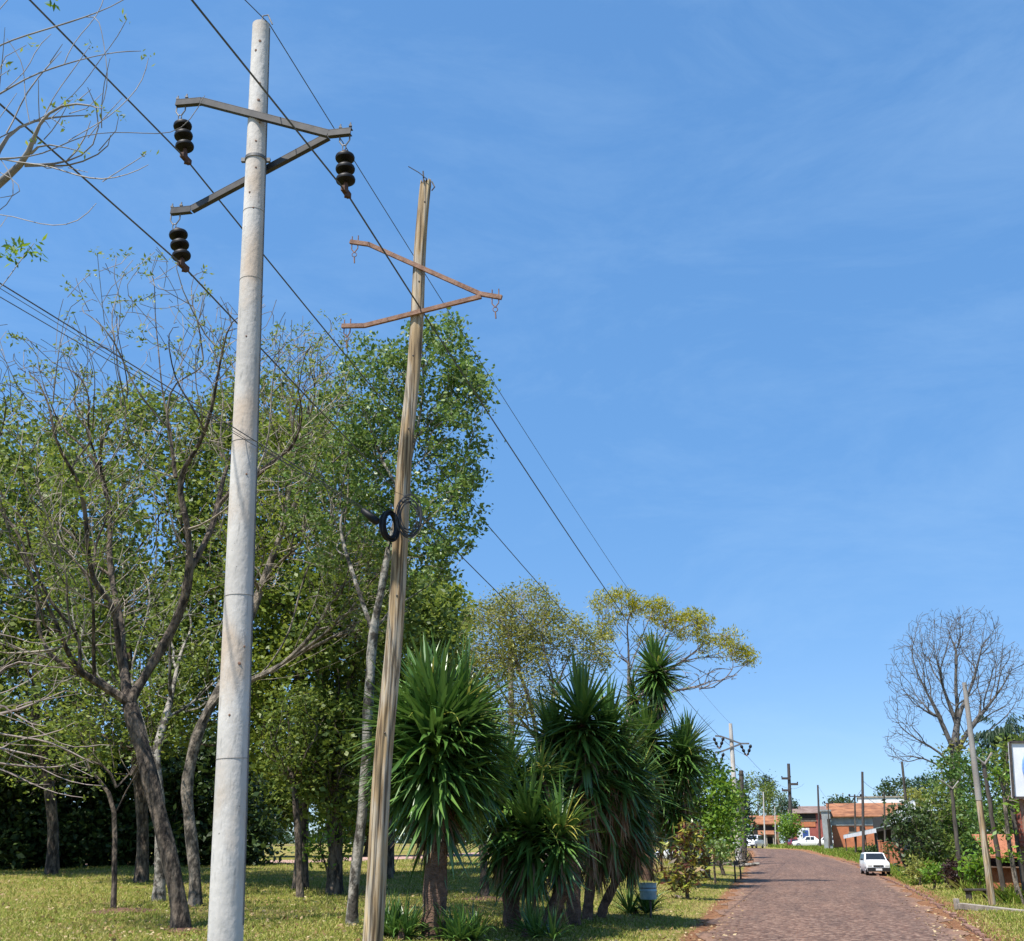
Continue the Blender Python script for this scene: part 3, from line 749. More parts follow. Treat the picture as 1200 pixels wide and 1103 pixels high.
for k in range(7):
    mb = MB(); py = (240, 333, 420, 505, 590, 700, 860)[k]; t = (1103 - py) / (1103 - 213.0)
    # approximate centre on the pole axis
    lo, hi = 0., 1.
    for _ in range(30):
        m_ = (lo + hi) / 2
        if proj(basew * (1 - m_) + topw * m_)[1] > py: lo = m_
        else: hi = m_
    c = basew * (1 - lo) + topw * lo; r_ = .140 - .048 * lo; tt = toc(c)
    mb.lathe(c + tt * (r_ - .03) + np.array([.02 * math.sin(k * 3), 0, 0]), [(0, .014), (.03, .014), (.035, .007)], 7, tt)
    mb.build('knot', M['darksteel'], root)

# cable coils hung on it (things of their own)
def coil(name, label, cxp, cyp, rx, rz_, turns, r, m, tilt, seed, Yc, jit):
    rng = np.random.default_rng(seed); c = at(cxp, cyp, Yc)
    ax1 = unit(np.array([math.cos(tilt), math.sin(tilt), 0])); ax2 = np.array([0, 0, 1.0])
    mb = MB(); nrm = np.cross(ax1, ax2)
    P = []
    nn = 36 * turns
    ph = rng.uniform(0, 6.28, 6)
    for i in range(nn):
        a = i / 36 * 2 * math.pi; k = i / 36
        f = 1 + jit * math.sin(k * 2.1 + ph[0]) + jit * .5 * math.sin(k * 5.3 + ph[1])
        P.append(c + ax1 * math.cos(a) * rx * f + ax2 * math.sin(a) * rz_ * f + nrm * (jit * 1.2 * math.sin(k * 3.7 + ph[2]) * .3))
    mb.tube(P, r, 6)
    mb.tube([c + ax2 * rz_ * 1.0, c + ax2 * (rz_ + .1) + np.array([.0, .1, .04])], r * .8, 5)
    mb.tube([P[-1], P[-1] + np.array([-.06, 0, -.12]), P[-1] + np.array([-.1, -.03, -.3])], r * .8, 5)
    mb.tube([c + ax2 * rz_ * .98, c + ax2 * (rz_ + .05) - ax1 * .12, c + ax2 * (rz_ + .09) - ax1 * .26], r * .5, 5)
    o = mb.build(name, m, smooth=True); o.location = (0, 0, 0)
    return tag(o, label, 'cable coil')
coil('cable_coil', 'thick glossy black cable coil on the wooden pole, left one', 456.5, 616.5, .135, .205, 8, .017, M['rubber'], .75, 2, 15.15, .12)
coil('cable_coil', 'thin grey wire coil on the wooden pole, right one', 480, 605, .165, .27, 9, .007, M['greycable'], .35, 5, 15.1, .2)
a = at(424, 597, 15.2); b = at(441, 611, 15.15)
mb = MB(); d_ = unit(b - a); L_ = np.linalg.norm(b - a)
mb.lathe(a, [(0, .02), (.02, .045), (L_ * .5, .055), (L_, .062), (L_ + .03, .05)], 16, d_); tag(mb.build('cable_splice', M['rubber'], smooth=True), 'short black cylindrical cable splice beside the black coil', 'cable splice')

# ------------------------------------------------------------------ second concrete pole along the road and its old wooden neighbour
root = thing('utility_pole', P2b, 'distant slim concrete power pole beside the left road edge', 'utility pole')
mb = MB(); mb.tube(densify_line(P2b - np.array([0, 0, .3]), P2t, 14), list(np.linspace(.30, .15, 14)), 14); mb.build('shaft', M['polecon'], root, smooth=True)
pq = lambda px, py: on_plane(px, py, P2t - NP * .2, NP)
mb = MB(); A2 = [pq(838, 862.5), pq(845, 863), pq(868, 871.5), pq(878, 871.5)]
for a, b in zip(A2[:-1], A2[1:]): mb.bar(a, b, .08, .13)
mb.build('crossarm', M['steel'], root)
mb = MB(); A3 = [pq(838, 882), pq(845, 881), pq(868, 872)]
for a, b in zip(A3[:-1], A3[1:]): mb.bar(a, b, .08, .13)
mb.build('crossarm', M['steel'], root)
ends = []
for px, py in ((842, 863), (842, 881.5), (874, 871.5)):
    h = pq(px, py); lowp = h + np.array([0, 0, -.95]); st = None
    for s in (-1, 1):
        mb = MB(); a = h + NW * .42 * s + np.array([0, 0, -.08]); b = lowp + NW * .08 * s
        q = densify_line(a, b, 9); mb.tube(q, [.03, .13, .13, .05, .13, .13, .05, .1, .03], 8); mb.build('insulator_string', M['porcelain'], root, smooth=True)
    mb = MB(); mb.bar(lowp - NP * .2, lowp + NP * .2, .12, .12); mb.build('wire_clamp', M['rust'], root); ends.append(lowp)
pb = gp(872, 97)
root = thing('utility_pole', pb, 'old dark wooden pole just right of the distant concrete pole', 'utility pole')
mb = MB(); mb.tube(densify_line(pb, at(868.5, 903, 97), 10), list(np.linspace(.3, .19, 10)), 10); mb.build('shaft', M['greywood'], root, smooth=True)
mb = MB(); c = at(868.5, 908, 97); mb.lathe(c, [(0, .24), (.08, .24)], 10); mb.build('pole_cap', M['darksteel'], root)

# ------------------------------------------------------------------ wires
def wire(label, A, B, sag, rad, n=40, name='power_line'):
    A = np.array(A); B = np.array(B)
    P = [A * (1 - t) + B * t + np.array([0, 0, -4 * sag * t * (1 - t)]) for t in np.linspace(0, 1, n)]
    mb = MB(); mb.tube(P, rad, 5, cap=True); return tag(mb.build(name, M['wire'], smooth=True), label, 'power line')
def back(cl, px, py):
    q = on_plane(px, py, cl, NW); d = (q - cl); k = (cl[1] + 40) / (cl[1] - q[1]); return cl + d * k, q
for cl, (px, py), lab in ((clA, (35, 0), 'power line over the camera into the upper left insulator string'), (clB, (0, 122), 'power line over the camera into the lower left insulator string'), (clC, (225, 0), 'power line over the camera into the right insulator string')):
    q, _ = back(cl, px, py); wire(lab, q, cl, 0, .0125, 6)
wire('power line from upper left insulator string down the road', clA, ends[0], 1.55, .013)
wire('power line from lower left insulator string down the road', clB, ends[1], 1.55, .013)
wire('power line from right insulator string down the road', clC, ends[2], 1.45, .013)
tp = top1 + np.array([.12, 0, .03])
q, _ = back(tp, 287, 0); wire('thin earth wire over the camera to the tip of the near concrete pole', q, tp, 0, .0075, 6)
wire('thin earth wire between the tips of the two concrete poles', tp, P2t, 1.0, .008)
sp0 = at(424, 597, 15.2)
for k, ((px, py), s) in enumerate((((0, 338), 0.0), ((0, 350), .03), ((0, 336), .06))):
    q = at(px, py, 9.5 - k * .3); d = q - sp0; e = sp0 + d * 5
    wire(['uppermost of three low black cables from the left into the trees', 'middle low black cable from the left to the splice', 'thickest low black cable from the left to the splice'][k], e, sp0 + np.array([0, 0, .02 * k]), .0, (.004, .005, .007)[k], 8, 'cable')
# farther spans
T1 = at(926, 902, 175)
for k, (e, off) in enumerate(zip(ends, ((-3.6, -2.6), (-3.2, -9.8), (3.4, -6)))):
    wire(['far power line from the upper left arm to the dark steel-armed pole', 'far power line from the lower left arm to the dark steel-armed pole', 'far power line from the right arm to the dark steel-armed pole'][k], e, T1 + np.array([off[0] * .6, 0, off[1] * .35]), 1.6, .014)

# ------------------------------------------------------------------ leafy and bare trees on the left
Y1 = 24.0
b1 = hit(213, 1090); Y1 = b1[1]
print('L1 at', b1)
def y1(lst, dy=0): return [(p[0], p[1], Y1 + dy + (p[2] if len(p) > 2 else 0)) for p in lst]
limbs = [y1([(207, 1040), (194, 985), (178, 920), (162, 862), (151, 824)]),
         y1([(151, 824), (172, 790, .2), (198, 750, .3), (216, 708, .2), (222, 668), (221, 620, -.3), (206, 560, -.4), (200, 505, -.3), (190, 465, 0), (185, 400, .3), (178, 350, .5)]),
         y1([(151, 824), (128, 806, -.2), (92, 790, -.5), (55, 770, -.7), (15, 760, -1), (-40, 735, -1.2)]),
         y1([(145, 815), (143, 770, .5), (140, 720, .9), (128, 660, 1.2), (130, 600, 1.4), (110, 540, 1.3), (95, 470, 1.2)]),
         y1([(222, 668), (248, 620, .4), (262, 560, .8), (285, 500, 1), (300, 440, 1.0), (305, 380, .8)]),
         y1([(221, 650), (187, 622, -.6), (150, 602, -1), (100, 584, -1.4), (60, 555, -1.6), (28, 545, -1.8), (-20, 520, -2)]),
         y1([(206, 560), (235, 520, -.8), (250, 470, -1.3), (262, 410, -1.5), (272, 360, -1.5)]),
         y1([(200, 505), (160, 460, -1.), (135, 400, -1.4), (115, 345, -1.5)]),
         y1([(92, 790), (70, 740, -1.4), (45, 690, -1.8), (20, 640, -2.2), (0, 600, -2.5)]),
         y1([(187, 622), (140, 640, -1.3), (80, 664, -2), (20, 700, -2.4), (-30, 722, -2.6)]),
         y1([(92, 790), (60, 806, -1.2), (0, 830, -1.8), (-40, 842, -2)]), y1([(206, 560), (160, 540, .8), (110, 500, 1.4), (60, 440, 1.8), (30, 400, 2)]),
         y1([(221, 620), (262, 600, -1), (310, 560, -1.8), (350, 500, -2.2)]),
         y1([(216, 708), (250, 690, -1.), (300, 660, -1.6), (345, 620, -2)]),
         y1([(190, 465), (215, 420, 1), (235, 370, 1.4), (240, 330, 1.6)])]
bl = [(190, 430, 110, 130, Y1, 3.6), (60, 540, 110, 130, Y1 - .5, 3.4), (300, 470, 95, 120, Y1, 3.2), (30, 700, 90, 110, Y1 - 1.5, 2.5), (370, 450, 50, 60, Y1, 2), (120, 640, 110, 110, Y1 - .5, 3.0), (30, 450, 70, 60, Y1, 2.2)]
make_tree('tree', 'big spreading half-bare tree with leaning dark trunk left of the concrete pole', 'tree', b1, limbs, bl, 3400, .175, .0065, M['bark1'],
          [dict(mat=M['leafA'], k=13, spread=.08, size=.11, aspect=.4, frac=.30, flat=.8)], bf=.30, seed=11, step=.4, shell=.25, wob=.09, rise=.08, skipfrac=.12, minr=.008, twigs=M['twigtan'], pw=.49)

b2 = hit(229, 1062); Y2 = b2[1] + .0
def y2(lst): return [(p[0], p[1], Y2 + (p[2] if len(p) > 2 else 0)) for p in lst]
limbs = [y2([(228, 1020), (222, 960), (219, 912), (235, 850), (256, 812)]),
         y2([(256, 812), (285, 800, -.3), (318, 788, -.8), (352, 768, -1.2), (385, 735, -1.6), (412, 700, -2), (440, 640, -2.2), (460, 590, -2.4)]),
         y2([(240, 840), (272, 780, .5), (292, 725, .8), (308, 680, 1), (320, 650, 1), (336, 610, 1), (352, 585, .8), (378, 552, .5), (425, 510, 0), (450, 470, -.5)]),
         y2([(318, 788), (360, 790, -1.8), (410, 770, -2.6), (450, 748, -3)]),
         y2([(345, 772), (372, 738, -1.4), (392, 690, -1.8), (402, 640, -2), (408, 590, -2)]), y2([(330, 785), (380, 752, -1.2), (430, 735, -2), (480, 716, -2.6)]),
         y2([(352, 768), (400, 728, -2), (445, 668, -2.6), (470, 620, -2.8)]), y2([(300, 793), (350, 776, .8), (405, 745, 1.2), (450, 700, 1.4), (478, 650, 1.5)]), y2([(318, 788), (340, 740, .8), (352, 690, 1.2), (372, 640, 1.4), (400, 600, 1.4)]),
         y2([(336, 610), (345, 540, 1.5), (340, 480, 1.8), (350, 420, 2), (355, 370, 2)]),
         y2([(352, 768), (372, 700, -.4), (380, 640, 0), (392, 590, .3)])]
bl = [(420, 690, 70, 60, Y2 - 2, 1.5), (400, 560, 75, 110, Y2, 2.6), (345, 470, 60, 90, Y2 + 1, 2.4), (430, 700, 50, 60, Y2 - 2, 1.6), (300, 620, 80, 80, Y2, 2.5), (390, 420, 40, 50, Y2, 1.5)]
make_tree('tree', 'twisting grey-brown tree behind the concrete pole, its limbs sweeping right', 'tree', b2, limbs, bl, 2300, .155, .0075, M['bark2'],
          [dict(mat=M['leafA'], k=13, spread=.10, size=.12, aspect=.4, frac=.5, flat=.8)], bf=.3, seed=12, step=.4, shell=.2, wob=.08, rise=.08, skipfrac=.2, minr=.008, twigs=M['twigtan'], pw=.49)

b3 = hit(186, 1056); Y3 = b3[1]
make_tree('tree', 'pale mottled trunk tree standing just behind the leaning dark trunk', 'tree', b3, [[(187, 1000, Y3), (188, 940, Y3), (178, 890, Y3), (165, 850, Y3 + .5), (150, 780, Y3 + 1)], [(178, 890, Y3), (200, 820, Y3 + 1), (215, 740, Y3 + 2)]],
          [(150, 740, 90, 100, Y3 + 1.5, 3), (230, 760, 70, 80, Y3 + 2, 2.5)], 500, .16, .01, M['bark3'],
          [dict(mat=M['leafB'], k=14, spread=.17, size=.14, frac=.8)], bf=.3, seed=13, skipfrac=.5)
b4 = hit(133, 1067); Y4 = b4[1]
make_tree('young_tree', 'young thin-trunked tree in a ring of red soil at the left', 'tree', b4, [[(135, 1010, Y4), (137, 950, Y4), (134, 900, Y4), (128, 850, Y4)]],
          [(125, 850, 80, 60, Y4, 2.2), (60, 880, 60, 50, Y4, 1.6)], 340, .065, .007, M['bark1'],
          [dict(mat=M['leafA'], k=11, spread=.14, size=.12, frac=.8)], bf=.4, seed=14, skipfrac=.5, rise=.05)
# pale trunk with the tall silvery green crown
b5 = hit(413, 1084); Y5 = b5[1]
def y5(lst): return [(p[0], p[1], Y5 + (p[2] if len(p) > 2 else 0)) for p in lst]
limbs = [y5([(417, 1020), (424, 950), (429, 880), (433, 810), (437, 740), (452, 660), (470, 580, .3), (490, 500, .5), (497, 430, .6), (500, 395, .6)]),
         y5([(437, 740), (415, 680, .5), (395, 620, 1), (380, 560, 1.2)]), y5([(452, 660), (490, 620, .4), (525, 590, .5), (545, 560, .5)]),
         y5([(470, 580), (440, 520, 1), (425, 470, 1.4), (420, 430, 1.6)]), y5([(490, 500), (525, 470, .3), (545, 450, .2)]), y5([(437, 740), (480, 700, .8), (515, 680, 1)])]
bl = [(515, 435, 50, 62, Y5 + .5, 1.6), (545, 468, 28, 42, Y5, 1.1), (528, 520, 42, 55, Y5 + .5, 1.6), (545, 560, 20, 35, Y5, .9), (520, 610, 46, 46, Y5 + .5, 1.6), (500, 655, 48, 30, Y5 + .5, 1.5), (470, 560, 60, 95, Y5 + 1.5, 2), (440, 480, 45, 80, Y5 + 1.5, 1.8), (400, 560, 70, 110, Y5 + 2, 2.2),
      (497, 405, 26, 28, Y5, .9), (460, 440, 40, 40, Y5 + 1, 1.2)]
make_tree('tree', 'tall leafy tree with silvery green crown behind the wooden pole', 'tree', b5, limbs, bl, 1500, .115, .008, M['bark3'],
          [dict(mat=M['leafC'], k=40, spread=.15, size=.125, aspect=.62, flat=.8, frac=.85)], bf=.35, seed=15, step=.4, shell=.2, skipfrac=.3)

# background wood: individual trees
woods = [
 (-60, 50, [(-50, 690, 140, 230)], 'leafB', 'broad green tree at the far left edge of the wood'),
 (60, 47, [(60, 640, 100, 150), (40, 800, 110, 100)], 'leafB', 'dense green tree in the wood behind the leaning dark trunk'),
 (165, 41, [(165, 600, 105, 160), (150, 790, 100, 110)], 'leafB', 'tall green tree in the wood above the pale mottled trunk'),
 (270, 39, [(285, 580, 85, 140), (270, 780, 90, 110)], 'leafB', 'green tree in the wood directly behind the concrete pole'),
 (352, 37, [(350, 620, 80, 150), (352, 830, 80, 90)], 'leafA', 'light green tree in the wood right of the concrete pole'),
 (392, 35, [(415, 720, 70, 90), (395, 880, 60, 75)], 'leafB', 'dark-trunked green tree in the wood left of the wooden pole'),
 (455, 48, [(480, 760, 60, 75), (470, 880, 60, 70)], 'leafB', 'green tree behind the wooden pole and the large yucca'),
 (505, 62, [(500, 730, 45, 50), (510, 850, 60, 80)], 'leafA', 'smaller light green tree behind the top of the large yucca'),
]
for i, (px, Yt, bls, lm, lab) in enumerate(woods):
    b = gp(px, Yt); c = bls[-1]; up = bls[0]
    B_ = [(q[0], q[1], q[2], q[3], Yt, q[2] / F * Yt * 1.15) for q in bls]
    make_tree('tree', lab, 'tree', b, [[(px + 3, 960, Yt), (c[0], c[1], Yt), (up[0], up[1] + up[3] * .3, Yt)]], B_, 800, .22, .014, M['bark1'],
              [dict(mat=M[lm], k=60, spread=.0085 * Yt, size=.0056 * Yt, aspect=.6, frac=.97)], bf=.3, seed=30 + i, step=.9, shell=.3, skipfrac=.35, group='trees of the wood on the left')
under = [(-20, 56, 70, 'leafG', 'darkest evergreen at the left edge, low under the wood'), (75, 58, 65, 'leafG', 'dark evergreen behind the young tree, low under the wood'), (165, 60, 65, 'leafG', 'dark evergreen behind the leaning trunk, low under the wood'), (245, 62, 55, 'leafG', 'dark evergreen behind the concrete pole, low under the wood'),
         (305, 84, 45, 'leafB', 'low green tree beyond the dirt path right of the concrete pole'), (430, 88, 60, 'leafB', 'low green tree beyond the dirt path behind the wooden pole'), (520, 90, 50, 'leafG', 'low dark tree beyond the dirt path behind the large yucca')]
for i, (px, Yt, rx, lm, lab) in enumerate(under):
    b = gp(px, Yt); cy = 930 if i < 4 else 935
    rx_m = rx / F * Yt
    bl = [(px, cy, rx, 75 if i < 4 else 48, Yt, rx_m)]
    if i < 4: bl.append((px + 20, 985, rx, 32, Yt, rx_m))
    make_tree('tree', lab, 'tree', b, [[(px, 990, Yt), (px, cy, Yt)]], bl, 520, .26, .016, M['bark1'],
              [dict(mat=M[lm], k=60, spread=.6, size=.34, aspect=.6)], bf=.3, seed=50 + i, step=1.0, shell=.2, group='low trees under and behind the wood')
for i, (px, row, h_, w, lab) in enumerate(((352, 1052, 150, .16, 'slim dark trunk tree on the lawn right of the concrete pole'), (391, 1046, 120, .20, 'short dark tree with low leaves left of the wooden pole'), (68, 1020, 110, .14, 'thin dark trunk tree at the back of the lawn on the far left'), (458, 1030, 120, .16, 'dark thin tree between the wooden pole and the large yucca'), (568, 1052, 120, .20, 'small tree with pale foot between the large and the low yuccas'))):
    b = hit(px, row); Yt = b[1]
    make_tree('tree', lab, 'tree', b, [[(px - 2, row - 60, Yt), (px - 8, row - h_, Yt), (px - 15, row - h_ - 50, Yt)]], [(px - 5, row - h_ - 40, 45, 55, Yt, 1.6)], 300, w * .62, .01, M['bark1'],
              [dict(mat=M['leafB'], k=14, spread=.2, size=.16)], bf=.3, seed=70 + i, skipfrac=.6, group='small trees on the lawn')
b = hit(390, 1046); 
bush('shrub', 'leafy green shrub low on the dark trunk left of the wooden pole', 'shrub', [(388, 985, 30, 35, b[1] - .3, 1.0)], 160, M['leafF'], .14, 12, .16, 81)

# overhead branches of the tree standing outside the frame on the left
YB = 8.6
tb = gp(-330, 10.5)
def yb(lst): return [at(p[0], p[1], YB + (p[2] if len(p) > 2 else 0)) for p in lst]
rng = np.random.default_rng(5)
fork = at(-330, 620, 10.5); f2 = at(-280, 300, 10)
limbs = [[at(-335, 900, 10.5), fork, f2, at(-260, 150, 9.6)],
 [f2] + yb([(-160, 190, .8), (-60, 110), (0, 52), (45, 38), (100, 20), (145, 1), (190, -30)]),
 [f2] + yb([(-150, 220, .9), (-60, 140), (0, 110), (45, 86), (75, 76), (110, 66), (135, 61), (165, 60)]),
 [f2] + yb([(-140, 250, .5), (-50, 190), (0, 161), (35, 145), (72, 124), (97, 98), (120, 66), (140, 44), (149, 22)]),
 [f2] + yb([(-130, 260, .2), (-50, 200), (0, 186), (50, 182), (80, 165), (100, 158), (150, 156), (200, 157), (222, 142), (240, 112)]),
 [at(0, 186, YB)] + yb([(30, 192), (62, 195), (90, 206), (120, 213), (150, 205), (174, 193)]),
 [at(80, 165, YB)] + yb([(110, 148), (140, 128), (160, 108), (172, 80), (174, 68)]),
 [at(75, 76, YB)] + yb([(85, 50), (105, 30), (120, 8), (125, -20)]),
 [at(100, 20, YB)] + yb([(116, 14), (119, 40), (122, 62), (127, 100), (118, 128)]),
 [f2] + yb([(-150, 300, -.3), (-60, 262), (0, 250), (30, 258), (62, 265), (90, 262), (106, 250), (113, 238)]),
 [fork] + yb([(-200, 470, .2), (-80, 400), (-20, 350), (5, 335), (18, 312), (32, 296), (40, 285)]),
 [at(0, 110, YB)] + yb([(20, 95), (38, 75), (45, 50), (60, 40)]),
 [at(35, 145, YB)] + yb([(28, 110), (30, 80), (20, 60), (8, 45)]),
 [at(0, 186, YB)] + yb([(18, 215), (12, 240), (-20, 260)]),
 [at(120, 213, YB)] + yb([(140, 198), (160, 190), (172, 180)]),
 [at(-60, 110, YB)] + yb([(-30, 60), (-10, 20), (10, 0), (30, -25)]),
 [at(-50, 190, YB)] + yb([(0, 200), (30, 225), (20, 232), (0, 232)]),
]
T = Tree(rng); T.limb([tb - np.array([0, 0, .2]), tb] + limbs[0], step=.3, wob=.01)
for l in limbs[1:]: T.limb(l[1:], start=T.nearest(l[0]), step=.14, wob=.012)
bl = [(50, 120, 110, 90, YB, .8), (90, 150, 80, 60, YB, .5), (-150, 250, 140, 200, 9.2, 1.5)]
A = blob_points(bl, 210, rng, .1); T.grow(A, .5, .15, .12, .9, 20, .03); T.pw = .72; T.radii(.17, .0035)
# let the traced limbs keep a readable thickness
r_ = np.array(T.r); 
root = thing('tree', tb, 'nearly bare tree at the upper left whose branches reach in overhead', 'tree')
mb = MB(); T.mesh(mb, 1.4, .003, 1.0); mb.build('trunk', M['twiggrey'], root, smooth=True)
tips = T.tips(); tips = tips[rng.random(len(tips)) < .30]
link('crown', leaves_mesh('sprouts', tips, 7, .035, .06, .35, .8, rng), M['leafA'], root)
lf = np.array([at(8, 292, YB), at(22, 285, YB), at(35, 290, YB), at(15, 300, YB), at(40, 296, YB), at(60, 0, YB)])
link('crown', leaves_mesh('spray', lf, 16, .045, .075, .35, .8, rng), M['leafF'], root)
# low bare branches hanging in at the left edge
T = Tree(rng); tb2 = gp(-210, 17)
T.limb([tb2, at(-200, 950, 17), at(-170, 870, 17), at(-160, 800, 17), at(-130, 700, 17)], step=.3, wob=.01)
for l in ([(-170, 870), (-80, 850), (0, 878), (40, 895), (80, 918), (120, 921)], [(-165, 850), (-60, 820), (0, 838), (45, 855), (85, 880), (120, 868)], [(-170, 870), (-60, 880), (10, 905), (50, 925), (100, 935)], [(-160, 800), (-60, 760), (0, 740), (50, 760), (90, 740)], [(-165, 850), (-90, 830), (-10, 858), (60, 868), (110, 895)]):
    T.limb([at(p[0], p[1], 17) for p in l[1:]], start=T.nearest(at(l[0][0], l[0][1], 17)), step=.25, wob=.02)
A = blob_points([(50, 885, 85, 45, 17, .7), (20, 800, 80, 60, 17, .8), (-110, 760, 90, 120, 17, 1.2)], 260, rng, .1); T.grow(A, .4, .25, .12, .8, 12, 0); T.radii(.12, .0045)
root = thing('tree', tb2, 'small bare tree whose drooping twigs reach in at the lower left', 'tree')
mb = MB(); T.mesh(mb, 1.4, .004); mb.build('trunk', M['twig'], root, smooth=True)
tips = T.tips(); link('crown', leaves_mesh('sprouts', tips[rng.random(len(tips)) < .35], 6, .06, .07, .4, .8, rng), M['leafA'], root)

# ------------------------------------------------------------------ yuccas
def blades(C, n, L, W, rng, e_top=85, e_bot=-65, droop=.5, axis=None, stem=.0, widthpow=1, Lvar=.34, bias=1.0):
    """n sword leaves leaving a stem at C; returns V, F"""
    u = (np.arange(n) + rng.random(n)) / n; u = u ** bias
    az = np.arange(n) * 2.39996 + rng.normal(0, .25, n)
    el = np.radians(e_top + (e_bot - e_top) * u + rng.normal(0, 11, n))
    D = np.stack([np.cos(el) * np.cos(az), np.cos(el) * np.sin(az), np.sin(el)], 1)
    P = np.tile(np.asarray(C, float), (n, 1)) + np.stack([D[:, 0] * .05, D[:, 1] * .05, -u * stem], 1)
    Ln = L * (1 + rng.uniform(-Lvar, Lvar, n)); seg = 5
    S = unit_rows(np.cross(D, np.array([0, 0, 1.0]) + rng.normal(0, .15, (n, 3))))
    ws = np.array([.55, .95, 1.0, .72, .38, .04]) * W / 2
    V = np.zeros((n, (seg + 1) * 3, 3)); dirn = D.copy(); p = P.copy()
    dr = droop * (.6 + .8 * rng.random(n)) * np.clip(np.cos(el) + .15, .1, 1)
    side_ = rng.normal(0, .045, n) + (rng.random(n) < .06) * rng.normal(0, .2, n)
    for k in range(seg + 1):
        Nn = unit_rows(np.cross(S, dirn))
        V[:, 3 * k] = p - S * ws[k]; V[:, 3 * k + 1] = p - Nn * ws[k] * .45; V[:, 3 * k + 2] = p + S * ws[k]
        p = p + dirn * (Ln / seg)[:, None]
        dirn = dirn + S * side_[:, None] + np.array([0, 0, -1.0]) * (dr / seg * (k + .3) * .9)[:, None]; dirn = unit_rows(dirn)
    f = []
    for k in range(seg):
        a = 3 * k; f += [(a, a + 1, a + 4, a + 3), (a + 1, a + 2, a + 5, a + 4)]
    f = np.array(f); Fc = (f[None] + (np.arange(n) * (seg + 1) * 3)[:, None, None]).reshape(-1, 4)
    return V.reshape(-1, 3), Fc
def merge(parts):
    Vs, Fs, o = [], [], 0
    for V, Fc in parts: Vs.append(V); Fs.append(Fc + o); o += len(V)
    return np.concatenate(Vs), np.concatenate(Fs)
def yucca(label, base, heads, seed, rt=.2, group='yuccas of the clump by the road'):
    """heads: (px,py,Y,leaf_len_px, n, skirt_px, yellow) ; skirt = how far dead leaves hang"""
    rng = np.random.default_rng(seed); root = thing('yucca', base, label, 'yucca', group)
    first = True; pb0 = None
    for (px, py, Yh, Lp, n, sk, yel) in heads:
        C = at(px, py, Yh); dp = depth(C); L = Lp / F * dp
        b0 = np.array(base) if first else pb0
        mid = b0 * .55 + C * .45 + np.array([rng.normal(0, .12), 0, 0])
        P = [b0 - np.array([0, 0, .15]), b0, b0 * .8 + mid * .2 + np.array([0, 0, .1]), mid, C * .8 + mid * .2, C]
        q = []
        for a, b_ in zip(P[:-1], P[1:]): q += densify_line(a, b_, 5)[:-1]
        q.append(P[-1]); rad = rt if first else rt * .62
        rr = [rad * (1.35 if i < 4 and first else 1.0 - .45 * i / len(q)) * (1 + .08 * math.sin(i * 2.2)) for i in range(len(q))]
        mb = MB(); mb.tube(q, rr, 12, cap=True); mb.build('trunk', M['yuccabark'], root, smooth=True)
        if first: pb0 = mid; first = False
        n = int(n * 1.3); nl = int(n * .5)
        parts = [blades(C + np.array([0, 0, .05 * L]), n - nl, L, .085 * (L / .95), rng, 86, -30, .2, stem=.25 * L, bias=.75), blades(C - np.array([0, 0, .2 * L]), nl, L * .92, .08 * (L / .95), rng, 0, -80, .25, stem=.36 * L)]
        V, Fc = merge(parts); link('rosette', mesh_np('rosette', V, Fc), M['yucca'], root)
        if not yel: yel = 7
        if yel:
            V, Fc = blades(C + np.array([.1, -.1, .1]), yel, L * .8, .05, rng, 60, -40, .6); link('yellow_leaves', mesh_np('yellow', V, Fc), M['yuccay'], root)
        if sk:
            S = sk / F * dp * 1.2
            V, Fc = blades(C - np.array([0, 0, .5 * L]), int(n * .5), L * .66, .045 * (L / .95), rng, -48, -86, .25, stem=S); link('dead_leaves', mesh_np('dead', V, Fc), M['dead'], root)
    return root
yb1 = hit(508, 1100); print('yucca', yb1); yy1 = yb1[1]
yucca('large yucca with one huge dark green crown, right of the wooden pole', yb1,
      [(512, 845, yy1, 88, 300, 0, 0), (540, 835, yy1 + .4, 76, 220, 0, 0), (486, 850, yy1 + .5, 74, 220, 0, 0), (512, 890, yy1 + .1, 84, 280, 20, 0), (500, 812, yy1 + .5, 62, 150, 0, 0), (552, 880, yy1 + .6, 66, 200, 0, 0), (476, 895, yy1 + .4, 60, 160, 0, 0)], 1, .30)
y2b = hit(600, 1088); q = y2b[1]
yucca('low yucca left of the clump, front heads with bright green blades', y2b, [(592, 918, q, 62, 200, 10, 0), (622, 965, q - .6, 66, 210, 15, 0), (590, 962, q - .2, 58, 170, 10, 0), (615, 925, q + .3, 54, 150, 0, 0)], 2, .24)
y3b = hit(640, 1096); q = y3b[1]
yucca('slanting yucca with yellowing leaf tips in the middle of the clump', y3b, [(655, 975, q, 52, 180, 40, 34), (632, 905, q + .8, 40, 110, 10, 26)], 3, .22)
y4b = hit(672, 1084); q = y4b[1]
yucca('tall yucca with broad crown in the centre of the clump', y4b, [(682, 838, q, 62, 260, 60, 0), (650, 862, q + .5, 54, 190, 30, 0), (712, 852, q + .4, 54, 190, 60, 0), (690, 895, q + .2, 60, 220, 60, 0), (665, 915, q + .1, 54, 190, 50, 0), (728, 888, q + .6, 50, 170, 30, 0)], 4, .22)
y5b = hit(688, 1078); q = y5b[1]
yucca('shadowed yucca with drooping dark leaves behind the clump centre', y5b, [(715, 915, q, 62, 250, 40, 0), (700, 955, q + .4, 56, 210, 20, 0), (670, 955, q + .3, 54, 190, 30, 0), (742, 915, q + .5, 50, 180, 40, 0)], 5, .17)
y6b = hit(704, 1075); q = y6b[1]
yucca('yucca leaning right with low dark head near the bin', y6b, [(738, 970, q, 46, 220, 12, 0), (722, 945, q + .6, 46, 170, 0, 0)], 6, .16)
y7b = hit(757, 1032); q = y7b[1]
